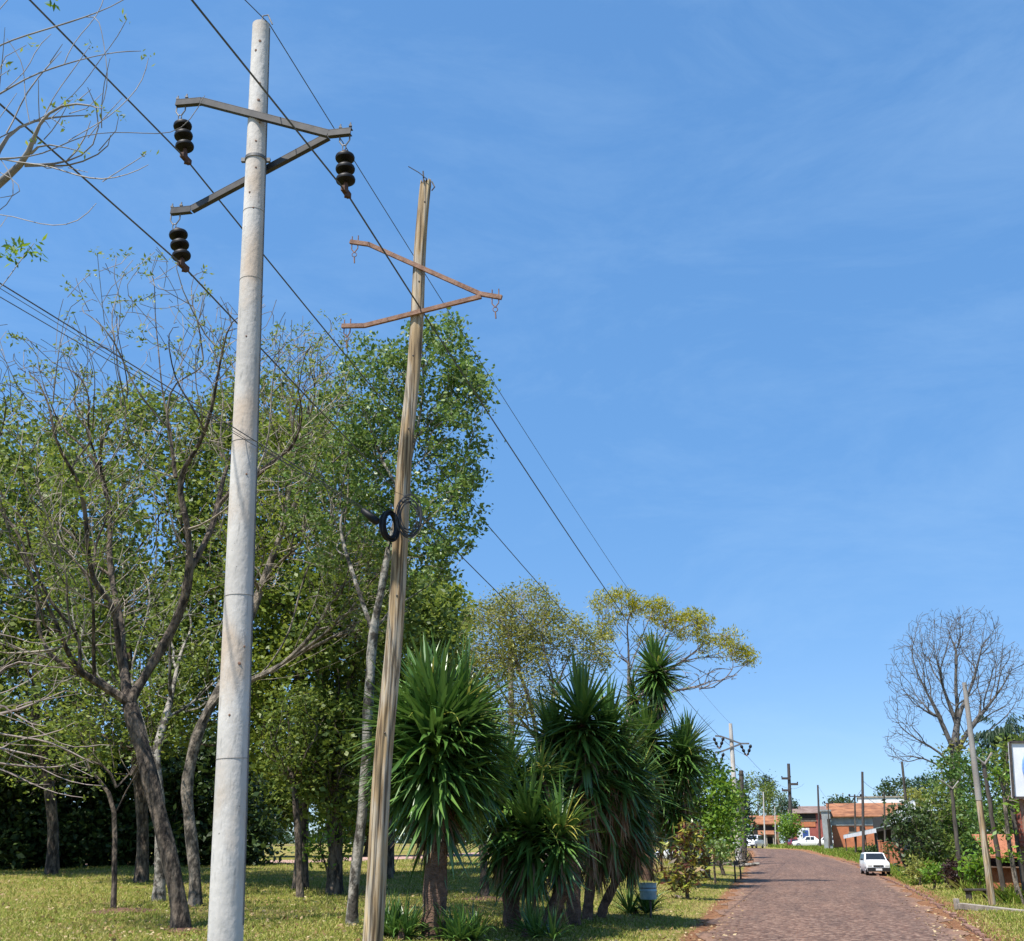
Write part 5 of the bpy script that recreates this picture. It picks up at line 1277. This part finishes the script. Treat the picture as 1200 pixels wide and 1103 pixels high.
# ------------------------------------------------------------------ right-hand verge
def up_pole(label, pxb, rowb, pxt, rowt, r0, r1, m, bracket=None, split=None):
    b = hit(pxb, rowb); Y = b[1]; t = at(pxt, rowt, Y); root = thing('utility_pole', b, label, 'utility pole')
    if split:
        lo, hi = 0., 1.
        for _ in range(30):
            m_ = (lo + hi) / 2
            if proj(b * (1 - m_) + t * m_)[1] > split: lo = m_
            else: hi = m_
        s = b * (1 - lo) + t * lo; rs = r0 + (r1 - r0) * lo
        mb = MB(); mb.tube(densify_line(b - np.array([0, 0, .2]), s, 10), list(np.linspace(r0, rs, 10)), 12); mb.build('wooden_foot', M['woodpole'], root, smooth=True)
        mb = MB(); mb.tube(densify_line(s, t, 10), list(np.linspace(rs * 1.12, r1, 10)), 12); mb.build('shaft', M['polegrey'], root, smooth=True)
    else:
        q = densify_line(b - np.array([0, 0, .2]), t, 14); rg = np.random.default_rng(int(pxb)); q = [p + rg.normal(0, .012, 3) for p in q]
        mb = MB(); mb.tube(q, list(np.linspace(r0, r1, 14)), 10); mb.build('shaft', m, root, smooth=True)
    if bracket:
        s_ = depth(t) / F; mb = MB()
        for dx, dz in bracket: mb.tube([t + np.array([0, -.1, -.12]), t + np.array([dx * .55 * s_, -.12, dz * .4 * s_]), t + np.array([dx * s_, -.12, dz * s_])], [.035, .03, .045], 7)
        mb.build('bracket', M['polegrey'], root, smooth=True)
    return root, b, t
_, bR, tR = up_pole('pale pole with brown wooden foot on the right verge, tallest there', 1163, 1062, 1130, 800, .12, .075, None, split=938)
up_pole('dark wooden post with pale forked bracket, right of the pale pole', 1178, 1056, 1152, 892, .10, .07, M['greywood'], [(-12, 6), (10, 9)])
up_pole('dark wooden post with pale forked bracket, left of the pale pole', 1126, 1036, 1115, 922, .13, .09, M['greywood'], [(-12, 7), (8, 6)])
wire('cable from the pale right-hand pole off to the upper right', tR + np.array([0, 0, -.1]), at(1260, 740, 22), .2, .012)
# kerb stones and concrete edging on the right
kp = [gp(1, 1)[:2]] ; kp = []
for px, row in ((985, 1009), (1010, 1016), (1062, 1040), (1085, 1052), (1110, 1070), (1130, 1083), (1152, 1100), (1180, 1122)): kp.append(hit(px, row))
kd = dens(kp, .55); V = MB(); rg = np.random.default_rng(9)
for a, b in zip(kd[:-1], kd[1:]):
    if rg.random() < .18: continue
    a = np.array(a); b = np.array(b); a[2] = ground(a[0], a[1]); b[2] = ground(b[0], b[1]); m_ = (a + b) / 2; t = b - a; L_ = np.linalg.norm(t[:2]); 
    V.box((m_[0] + rg.normal(0, .05), m_[1], m_[2] + .0 + rg.normal(0, .02)), (L_ * rg.uniform(.7, .95), .10 + rg.uniform(0, .06), .15), math.atan2(t[1], t[0]) + rg.normal(0, .04))
tag(V.build('kerb', M['redkerb'], bevel=.015), kind='structure')
a = hit(1127, 1067); b = hit(1240, 1075); m_ = (a + b) / 2; t = b - a
root = thing('low_wall', m_, 'low pale concrete edging wall at the bottom right with a small block at its end', 'wall')
mb = MB(); mb.box((m_[0], m_[1], m_[2] + .06), (np.linalg.norm(t[:2]), .2, .2), math.atan2(t[1], t[0])); mb.build('wall', M['concrete'], root, bevel=.02)
mb = MB(); mb.box((a[0] - .1, a[1] + .1, a[2] + .18), (.14, .16, .36), .2); mb.build('end_block', M['concrete'], root, bevel=.02)
# low dark bench
b = hit(1146, 1054); s_ = depth(b) / F
root = thing('bench', b, 'low dark plank bench in the grass by the pale pole', 'bench')
mb = MB(); mb.box(b + np.array([0, 0, .33]), (26 * s_, .4, .07), .1); mb.build('seat', M['darksteel'], root, bevel=.01)
for s in (-1, 1):
    mb = MB(); mb.box(b + np.array([s * 10 * s_, 0, .12]), (.08, .34, .36), .1); mb.build('leg', M['greywood'], root)
# kiosk of orange boards
Yk = 44.0; kx0, kx1 = px2m(1153, Yk), px2m(1206, Yk); g = float(ground(kx0, Yk)) - .1
root = thing('wooden_stall', (kx0, Yk, g + .1), 'orange-roofed board stall with dark counter opening on the right', 'stall'); turn(root, kx0, Yk)
zc, zo, zr_ = zrow(1017, Yk), zrow(1004, Yk), zrow(980, Yk + 2)
mb = MB(); mb.box(((kx0 + kx1) / 2, Yk, (g + zc) / 2), (kx1 - kx0, .08, zc - g)); mb.build('counter_panel', M['orangeboard'], root)
mb = MB(); mb.box(((kx0 + kx1) / 2, Yk - .12, zc + .03), (kx1 - kx0 + .1, .4, .05)); mb.build('counter_top', M['plank'], root)
mb = MB(); mb.box(((kx0 + kx1) / 2, Yk + 2.4, (g + zr_) / 2 - .1), (kx1 - kx0, .08, zr_ - g - .3)); mb.box((kx0, Yk + 1.24, (g + zo) / 2), (.08, 2.3, zo - g)); mb.box((kx1, Yk + 1.24, (g + zo) / 2), (.08, 2.3, zo - g)); mb.build('side_walls', M['plank'], root)
mb = MB(); xa = kx0 - .05
q = [(xa + .25, Yk - .45, zrow(1005.5, Yk) - .0), (kx1 + .3, Yk - .45, zrow(1005.5, Yk)), (kx1 + .3, Yk + 2.6, zr_), (xa - .35, Yk + 2.6, zr_)]
mb.hexa(q + [(p[0], p[1], p[2] + .08) for p in q]); mb.build('roof', M['orangeboard'], root)
for x in (kx0 + .1, (kx0 + kx1) / 2, kx1 - .1):
    mb = MB(); mb.box((x, Yk - .1, (zc + zo) / 2 + .04), (.08, .08, zo - zc + .1)); mb.build('post', M['plank'], root)
# brick house corner and sign board at the right edge
Yb_ = 40.0; bx0 = px2m(1191, Yb_); g = float(ground(bx0, Yb_)) - .2; zt = zrow(938, Yb_)
root = thing('brick_building', (bx0, Yb_, g + .2), 'red brick building corner at the right edge under the sign board', 'building'); turn(root, bx0, Yb_)
mb = MB(); mb.box((bx0 + 3, Yb_ + 2, (zrow(992, Yb_) + zt) / 2), (6, 4, zt - zrow(992, Yb_))); mb.build('wall', M['brickred'], root)
mb = MB(); mb.box((bx0 + 3.05, Yb_ + 2.05, (g + zrow(992, Yb_)) / 2), (5.9, 3.8, zrow(992, Yb_) - g - .01)); mb.build('base_wall', M['plank'], root)
mb = MB(); mb.box((bx0 + 3, Yb_ + 2, zt + .08), (6.4, 4.4, .14)); mb.build('roof', M['tilegrey'], root)
mb = MB(); mb.box((bx0 + .05, Yb_ - .08, (g + zt) / 2), (.14, .1, zt - g)); mb.build('corner_post', M['greywood'], root)
mb = MB(); mb.box((bx0 + 2, Yb_ - .03, zrow(975, Yb_)), (1.2, .1, 1.0)); wn = mb.build('window', M['dark'], root)
mb = MB(); mb.box((bx0 + 2, Yb_ - .06, zrow(975, Yb_) - .55), (1.4, .16, .08)); mb.build('sill', M['concrete'], wn)
Ys = 30.0; c0 = at(1182, 870, Ys); c1 = at(1186.5, 935, Ys); wS = 2.4
root = thing('sign_board', gp(1192, Ys), 'white sign board with a blue curved stroke at the right edge', 'sign')
tz = c0[2]; bz = c1[2]; sl = (c1[0] - c0[0])
q = [(c1[0], Ys - .05, bz), (c1[0] + wS, Ys - .05, bz), (c1[0] + wS, Ys + .05, bz), (c1[0], Ys + .05, bz), (c0[0], Ys - .05, tz), (c0[0] + wS, Ys - .05, tz), (c0[0] + wS, Ys + .05, tz), (c0[0], Ys + .05, tz)]
mb = MB(); mb.hexa(q); mb.build('panel', M['signwhite'], root)
mb = MB()
for a_, b_ in ((q[0], q[4]), (q[4], q[5]), (q[0], q[1]), (q[1], q[5])): mb.bar(np.array(a_) - (0, .02, 0), np.array(b_) - (0, .02, 0), .06, .05, (0, 1, 0))
mb.build('frame', M['darksteel'], root)
mb = MB(); P = []
for t in np.linspace(math.pi * .55, math.pi * 1.45, 16): P.append((c0[0] + .72 + .45 * math.cos(t), Ys - .065, (tz + bz) / 2 + .55 * math.sin(t)))
mb.tube(P, .045, 6); mb.build('lettering', M['signblue'], root)
for dx in (.28, 2.0):
    x = c1[0] + dx; g = float(ground(x, Ys)); mb = MB(); mb.tube([(x, Ys + .13, g - .2), (x, Ys + .13, tz - .1)], .06, 8); mb.build('post', M['rust'], root)

# bare tree with epiphytes
Yt = 96.0; b = gp(1122, Yt)
def yt(l): return [(p[0], p[1], Yt) for p in l]
limbs = [yt([(1121, 960), (1119, 900), (1119, 870), (1122, 840), (1120, 800), (1122, 760)]), yt([(1119, 880), (1105, 850), (1090, 820), (1075, 790), (1065, 765)]), yt([(1119, 885), (1140, 850), (1160, 825), (1178, 800), (1186, 785)]),
         yt([(1119, 900), (1100, 880), (1070, 868), (1050, 860)]), yt([(1118, 905), (1095, 893), (1070, 885), (1048, 888)]), yt([(1122, 840), (1140, 800), (1150, 760), (1152, 735)]), yt([(1122, 850), (1104, 800), (1098, 760), (1095, 735)]), yt([(1119, 885), (1150, 862), (1180, 840), (1198, 812), (1206, 790)])]
bl = [(1122, 785, 60, 66, Yt, 5), (1072, 790, 34, 48, Yt, 3), (1168, 800, 34, 52, Yt, 3), (1060, 872, 26, 26, Yt, 2.2), (1100, 748, 40, 34, Yt, 3.4), (1140, 738, 36, 30, Yt, 3), (1058, 832, 22, 24, Yt, 2), (1185, 775, 18, 24, Yt, 2)]
make_tree('bare_tree', 'tall bare grey tree with a wide round crown on the right', 'tree', b, limbs, bl, 4300, .52, .016, M['twigdark'],
          [dict(mat=M['leafE'], k=30, spread=.55, size=.4, along=99, frac=.8, where=lambda C: np.array([1104 < proj(p)[0] < 1134 and 865 < proj(p)[1] < 940 for p in C]), name='epiphytes')], bf=.30, seed=201, step=.9, shell=.3, skipfrac=.2, rise=.05, minr=.013)
# shrubs and trees on the right
RS = [([(1075, 985, 32, 40, 70, 2.0), (1062, 965, 18, 22, 70, 1.2)], 'leafG', 'dark dense shrub right of the brick fence pillars', 320, .26),
      ([(1104, 962, 26, 42, 72, 2.0), (1095, 1000, 28, 24, 70, 1.8)], 'leafB', 'green bushy tree below the bare tree', 320, .28),
      ([(1122, 925, 30, 40, 76, 2), (1130, 970, 30, 35, 72, 2)], 'leafH', 'mid-green tree at the foot of the bare tree', 440, .28),
      ([(1160, 920, 32, 42, 66, 2.0), (1165, 970, 34, 30, 62, 2.0)], 'leafH', 'mid-green leafy tree behind the right-hand posts', 460, .27),
      ([(1195, 900, 28, 40, 60, 1.8), (1198, 960, 28, 30, 60, 1.8)], 'leafB', 'green tree behind the sign board', 260, .27),
      ([(1053, 925, 20, 12, 190, 3), (1040, 930, 14, 8, 190, 2)], 'leafG', 'dark rounded trees above the white flat-roofed building', 160, .5),
      ([(1086, 928, 12, 18, 185, 2)], 'leafK', 'tall blue-green conifer above the white flat-roofed building', 150, .5),
      ([(1075, 937, 14, 10, 170, 2)], 'leafE', 'olive tree in front of the conifer', 90, .5),
      ([(985, 941, 12, 4, 230, 2)], 'leafG', 'low dark trees beyond the brick warehouse roof', 60, .6),
      ([(1128, 1022, 20, 14, 52, 1.0), (1118, 1026, 12, 10, 52, .8)], 'purple', 'dark brown-red mounded shrub left of the board stall', 420, .12),
      ([(1078, 1020, 14, 10, 60, .9)], 'leafE', 'low olive shrub on the right verge below the dark shrub', 90, .2),
      ([(1095, 1024, 10, 7, 54, .6)], 'leafF', 'small light shrub in the tall grass of the right verge', 60, .18),
      ([(1046, 1000, 7, 11, 88, .6)], 'leafG', 'small dark bush in front of the brick fence', 60, .2),
      ([(1022, 997, 4, 6, 102, .5)], 'leafG', 'small dark potted bush under the awning', 40, .2),
      ([(1148, 1018, 9, 9, 48, .4)], 'leafF', 'small broad-leaved plant beside the board stall', 40, .26)]
for i, (bls, lm, lab, n, sz) in enumerate(RS):
    bush('shrub' if bls[0][3] < 20 else 'bushy_tree', lab, 'shrub' if bls[0][3] < 20 else 'tree', bls, n, M[lm], sz, 18, sz * 1.1, 210 + i, rb=.06 if bls[0][3] < 20 else .16, r0=.012)
# slender saplings in front at the right
def sapling(label, pts, clumps, r, seed, sz=.2):
    b = hit(*pts[0]); Y = b[1]; rng = np.random.default_rng(seed); root = thing('sapling', b, label, 'sapling')
    T = Tree(rng); T.limb([b] + [at(p[0], p[1], Y) for p in pts[1:]], step=.3, wob=.02)
    A = blob_points([(c[0], c[1], c[2], c[3], Y, .35) for c in clumps], 10 * len(clumps), rng, .2); T.grow(A, .3, .25, .1, .5, 3, 0); T.radii(r, .01)
    mb = MB(); T.mesh(mb, 1.2, .008); mb.build('trunk', M['bark2'], root, smooth=True)
    link('crown', leaves_mesh('sapling', A, 6, .12, sz, .45, .8, rng), M['leafF'], root)
sapling('forked sapling leaning left with bright leaves at the right edge', [(1196, 1060), (1188, 1020), (1182, 985), (1178, 940), (1175, 905)], [(1183, 975, 10, 8), (1177, 912, 12, 10), (1188, 940, 10, 8)], .08, 1)
sapling('leafy sprout climbing the foot of the pale right-hand pole', [(1158, 1058), (1157, 1020), (1153, 990)], [(1153, 988, 10, 9), (1156, 1000, 8, 7)], .03, 2)
sapling('thin straight sapling by the stall counter', [(1200, 1062), (1190, 1030), (1184, 1005)], [(1184, 1003, 6, 5)], .035, 3)
# drooping palm behind
b = gp(1186, 70); root = thing('palm', b, 'dark drooping palm top above the right-hand trees', 'palm')
c = at(1176, 862, 70); mb = MB(); mb.tube(densify_line(b, c, 10), list(np.linspace(.22, .14, 10)), 10); mb.build('trunk', M['bark2'], root, smooth=True)
rg = np.random.default_rng(77); parts = []
for k in range(46):
    az = k * 2.4; el = R(rg.uniform(-20, 65)); d = np.array([math.cos(el) * math.cos(az), math.cos(el) * math.sin(az), math.sin(el)]); p = c.copy(); Lf = 2.1
    for s in range(9):
        p = p + d * Lf / 9; d = unit(d + np.array([0, 0, -.16]))
        n_l = 8; az2 = rg.uniform(0, 6.28, n_l); D = np.stack([np.cos(az2) * .5, np.sin(az2) * .5, -np.ones(n_l)], 1) + d * .6; D = unit_rows(D); S = unit_rows(np.cross(D, rg.normal(0, 1, (n_l, 3)))) * .03; Ln = .5
        V_ = np.stack([p - S, p + S, p + D * Ln + S * .2, p + D * Ln - S * .2], 1).reshape(-1, 3); parts.append((V_, np.arange(n_l * 4).reshape(-1, 4)))
V_, Fc = merge(parts); link('fronds', mesh_np('fronds', V_, Fc), M['leafK'], root)

# distant wood closing the horizon
rg = np.random.default_rng(88); C = []
for k in range(2600):
    x = rg.uniform(-260, 330); y = rg.uniform(255, 300); h_ = (5 + 3 * math.sin(x * .05) + 2 * math.sin(x * .17 + 1)) * rg.random() ** .6; C.append((x, y, 2.6 + max(.3, h_)))
o = link('distant_wood', leaves_mesh('distant', np.array(C), 16, 1.1, 1.1, .6, .8, rg), M['leafK']); tag(o, 'low dark wood along the horizon', 'wood', kind='stuff')

# ------------------------------------------------------------------ grass, fallen leaves
def grass(name, label, n, region, hmin, hmax, w, m, seed, keep):
    rg = np.random.default_rng(seed); Yr = region[2] / (1 - rg.random(n) * (1 - region[2] / region[3]))
    px = rg.uniform(region[0], region[1], n); x = (px - CX) / F * Yr * cp
    k = keep(x, Yr, rg); x = x[k]; Yr = Yr[k]; z = ground(x, Yr); n = len(x)
    h_ = rg.uniform(hmin, hmax, n) * (1 + Yr / 60); az = rg.uniform(0, 2 * math.pi, n); lean = rg.uniform(.3, 1.6, n)
    B = np.stack([x, Yr, z - .01], 1); S = np.stack([np.cos(az), np.sin(az), np.zeros(n)], 1) * (w * (1 + Yr / 40) / 2)[:, None]
    Tt = B + np.stack([-np.sin(az) * lean * h_, np.cos(az) * lean * h_, h_], 1); Md = B * .5 + Tt * .5 + np.array([0, 0, 1]) * (h_ * .12)[:, None]
    V = np.stack([B - S, B + S, Md + S * .7, Tt, Md - S * .7], 1).reshape(-1, 3); Fc = np.arange(n * 5).reshape(n, 5)
    o = link(name, mesh_np(name, V, Fc), m); return tag(o, label, 'grass', kind='stuff')
M['grassblade'] = leaf_mat('grass_blade', [(.09, .14, .02), (.17, .215, .035), (.27, .27, .06), (.40, .35, .15)], .3, .7, .15)
M['grassgreen'] = leaf_mat('green_grass_blade', [(.06, .12, .015), (.11, .19, .02), (.16, .22, .03), (.24, .22, .07)], .3, .7, .15)
def kl(x, y, rg):
    pn = np.sin(x * .9 + 1.3 * np.sin(y * .5)) * np.sin(y * .7 + x * .3); return (x < xl(y) - .25 - rg.random(len(x)) * .9) & (rg.random(len(x)) < .62 + .38 * pn)
grass('lawn_grass', 'short sunlit grass of the lawn left of the road', 150000, (-60, 900, 20, 75), .02, .075, .014, M['grassblade'], 1, kl)
def kr(x, y, rg): d = x - xr(y); return (d > .3 + rg.random(len(x)) * 2.4)
grass('verge_grass', 'rough green grass of the right verge', 90000, (960, 1260, 22, 130), .025, .075, .016, M['grassblade'], 2, kr)
grass('far_verge_grass', 'green grass of the far right verge below the warehouse', 80000, (900, 1130, 60, 175), .05, .13, .02, M['grassgreen'], 6, lambda x, y, rg: (x - xr(y)) > .6 + rg.random(len(x)) * 1.5)
def kt(x, y, rg): d = x - xr(y); return (d > 2.2) & (np.sin(x * 1.7) * np.sin(y * .9 + 1) > -.1)
grass('tall_grass', 'tall seeding weeds along the right verge', 9000, (1040, 1260, 38, 75), .12, .36, .022, M['grassgreen'], 3, kt)
rg = np.random.default_rng(5); n = 9000; Yr = 20 / (1 - rg.random(n) * (1 - 20 / 60.)); px = rg.uniform(-40, 1200, n); x = (px - CX) / F * Yr * cp
k = (x < xl(Yr) + .8) | (x > xr(Yr) - .8); x = x[k]; Yr = Yr[k]; C = np.stack([x, Yr, ground(x, Yr) + .03], 1)
M['litter'] = leaf_mat('fallen_leaf', [(.14, .07, .03), (.3, .2, .1), (.45, .36, .22)], .1, .8, .1)
tag(link('fallen_leaves', leaves_mesh('litter', C, 1, .01, .09, .6, .2, rg), M['litter']), 'dry fallen leaves scattered over the lawn and verges', 'leaf litter', kind='stuff')
# red soil rings round two trunks
M['soil'] = mat('red_soil', (.06, .028, .018), (.17, .085, .05), .95, 5, .8)
for (px, row, rx) in ((140, 1068, 1.0), (214, 1091, .45), (575, 1054, 1.0)):
    b = hit(px, row); mb = MB(); NN = 28; V = []
    for ring, (rf, zf) in enumerate(((1.0, -.03), (.7, .02), (.35, .05), (.05, .06))):
        for j in range(NN):
            a = j * 2 * math.pi / NN; f = rx * rf * (1 + .25 * math.sin(3 * a + px) + .14 * math.sin(7 * a) + .12 * math.sin(11 * a + px)); X_ = b[0] + f * math.cos(a); Y_ = b[1] + f * math.sin(a); V.append((X_, Y_, float(ground(X_, Y_)) + zf))
    Fs = [(i * NN + j, i * NN + (j + 1) % NN, (i + 1) * NN + (j + 1) % NN, (i + 1) * NN + j) for i in range(3) for j in range(NN)] + [tuple(3 * NN + j for j in range(NN))]
    mb.add(V, Fs); tag(mb.build('soil_patch', M['soil'], smooth=True), kind='structure')

# ------------------------------------------------------------------ light, sky, camera
SUN_DIR = unit(np.array([-.38, -.40, 1.0]))
el = math.asin(SUN_DIR[2]); 
sun = bpy.data.lights.new('sun', 'SUN'); sun.energy = 4.8; sun.angle = R(.53); sun.color = (1, .95, .87)
so = bpy.data.objects.new('sun', sun); COL.objects.link(so)
so.rotation_euler = Vector(tuple(-SUN_DIR)).to_track_quat('-Z', 'Y').to_euler()
w = bpy.data.worlds.new('World'); scene.world = w; w.use_nodes = True; nt = w.node_tree; L = nt.links.new
sky = nt.nodes.new('ShaderNodeTexSky'); sky.sky_type = 'NISHITA'; sky.sun_disc = False
sky.sun_elevation = el; sky.sun_rotation = math.atan2(SUN_DIR[0], SUN_DIR[1]); sky.altitude = 200; sky.air_density = 1.0; sky.dust_density = .6; sky.ozone_density = 1.6
bg = nt.nodes['Background']; bg.inputs['Strength'].default_value = .124
# a clear dry sky: hold the whitening low down, so the blue begins a few degrees above the horizon
tcs = nt.nodes.new('ShaderNodeTexCoord'); sx = nt.nodes.new('ShaderNodeSeparateXYZ'); L(tcs.outputs['Generated'], sx.inputs[0])
def mth(op, a, b=None, clamp=False):
    n = nt.nodes.new('ShaderNodeMath'); n.operation = op; n.use_clamp = clamp
    for i, v in enumerate((a, b)):
        if v is None: continue
        if isinstance(v, (int, float)): n.inputs[i].default_value = v
        else: L(v, n.inputs[i])
    return n.outputs[0]
zc_ = mth('MAXIMUM', sx.outputs[2], 0.0)
ex = mth('POWER', 2.71828, mth('MULTIPLY', zc_, -1 / .09))
zp = mth('ADD', mth('MULTIPLY', zc_, .35), mth('MULTIPLY', mth('SUBTRACT', 1.0, ex), .32))
hh_ = mth('SQRT', mth('SUBTRACT', 1.0, mth('MULTIPLY', zc_, zc_)))
dn = mth('SQRT', mth('SUBTRACT', 1.0, mth('MULTIPLY', zp, zp)))
zz_ = mth('MULTIPLY', mth('DIVIDE', zp, dn), hh_)
cb = nt.nodes.new('ShaderNodeCombineXYZ'); L(sx.outputs[0], cb.inputs[0]); L(sx.outputs[1], cb.inputs[1]); L(zz_, cb.inputs[2])
nv = nt.nodes.new('ShaderNodeVectorMath'); nv.operation = 'NORMALIZE'; L(cb.outputs[0], nv.inputs[0]); L(nv.outputs[0], sky.inputs['Vector'])
# faint high cirrus veil
tc = nt.nodes.new('ShaderNodeTexCoord'); mp = nt.nodes.new('ShaderNodeMapping'); mp.inputs['Scale'].default_value = (1.6, 1.2, 5); L(tc.outputs['Generated'], mp.inputs[0])
n1 = nt.nodes.new('ShaderNodeTexNoise'); n1.inputs['Scale'].default_value = 2.3; n1.inputs['Detail'].default_value = 12; n1.inputs['Roughness'].default_value = .68; n1.inputs['Distortion'].default_value = .4; L(mp.outputs[0], n1.inputs['Vector'])
rp = nt.nodes.new('ShaderNodeValToRGB'); rp.color_ramp.elements[0].position = .45; rp.color_ramp.elements[1].position = .85; rp.color_ramp.elements[1].color = (.12, .12, .12, 1); L(n1.outputs['Fac'], rp.inputs[0])
mx = nt.nodes.new('ShaderNodeMix'); mx.data_type = 'RGBA'; L(rp.outputs[0], mx.inputs[0]); L(sky.outputs[0], mx.inputs['A']); mx.inputs['B'].default_value = (4.6, 5.0, 5.6, 1)
hs = nt.nodes.new('ShaderNodeHueSaturation'); hs.inputs['Saturation'].default_value = 1.16; hs.inputs['Value'].default_value = 1.0; L(mx.outputs['Result'], hs.inputs['Color'])
hz = nt.nodes.new('ShaderNodeMix'); hz.data_type = 'RGBA'; L(mth('MULTIPLY', mth('POWER', 2.71828, mth('MULTIPLY', zc_, -1 / .085)), .85), hz.inputs[0]); 
tn_ = nt.nodes.new('ShaderNodeMix'); tn_.data_type = 'RGBA'; tn_.blend_type = 'MULTIPLY'; tn_.inputs[0].default_value = 1; L(hs.outputs[0], tn_.inputs['A']); tn_.inputs['B'].default_value = (.86, 1.03, 1.07, 1); L(tn_.outputs['Result'], hz.inputs['A']); hz.inputs['B'].default_value = (2.35, 2.85, 3.6, 1); L(hz.outputs['Result'], bg.inputs['Color'])

cam = bpy.data.cameras.new('camera'); co = bpy.data.objects.new('camera', cam); COL.objects.link(co)
co.location = tuple(CAM); co.rotation_euler = (R(90) + PITCH, 0, 0); cam.sensor_width = 36; cam.lens = 36 * F / 1200; cam.clip_end = 6000; cam.clip_start = .1
scene.camera = co
vs = scene.view_settings; vs.view_transform = 'Standard'; vs.look = 'None'; vs.gamma = 1; vs.exposure = 0.85
scene.cycles.max_bounces = 6; scene.cycles.transparent_max_bounces = 4
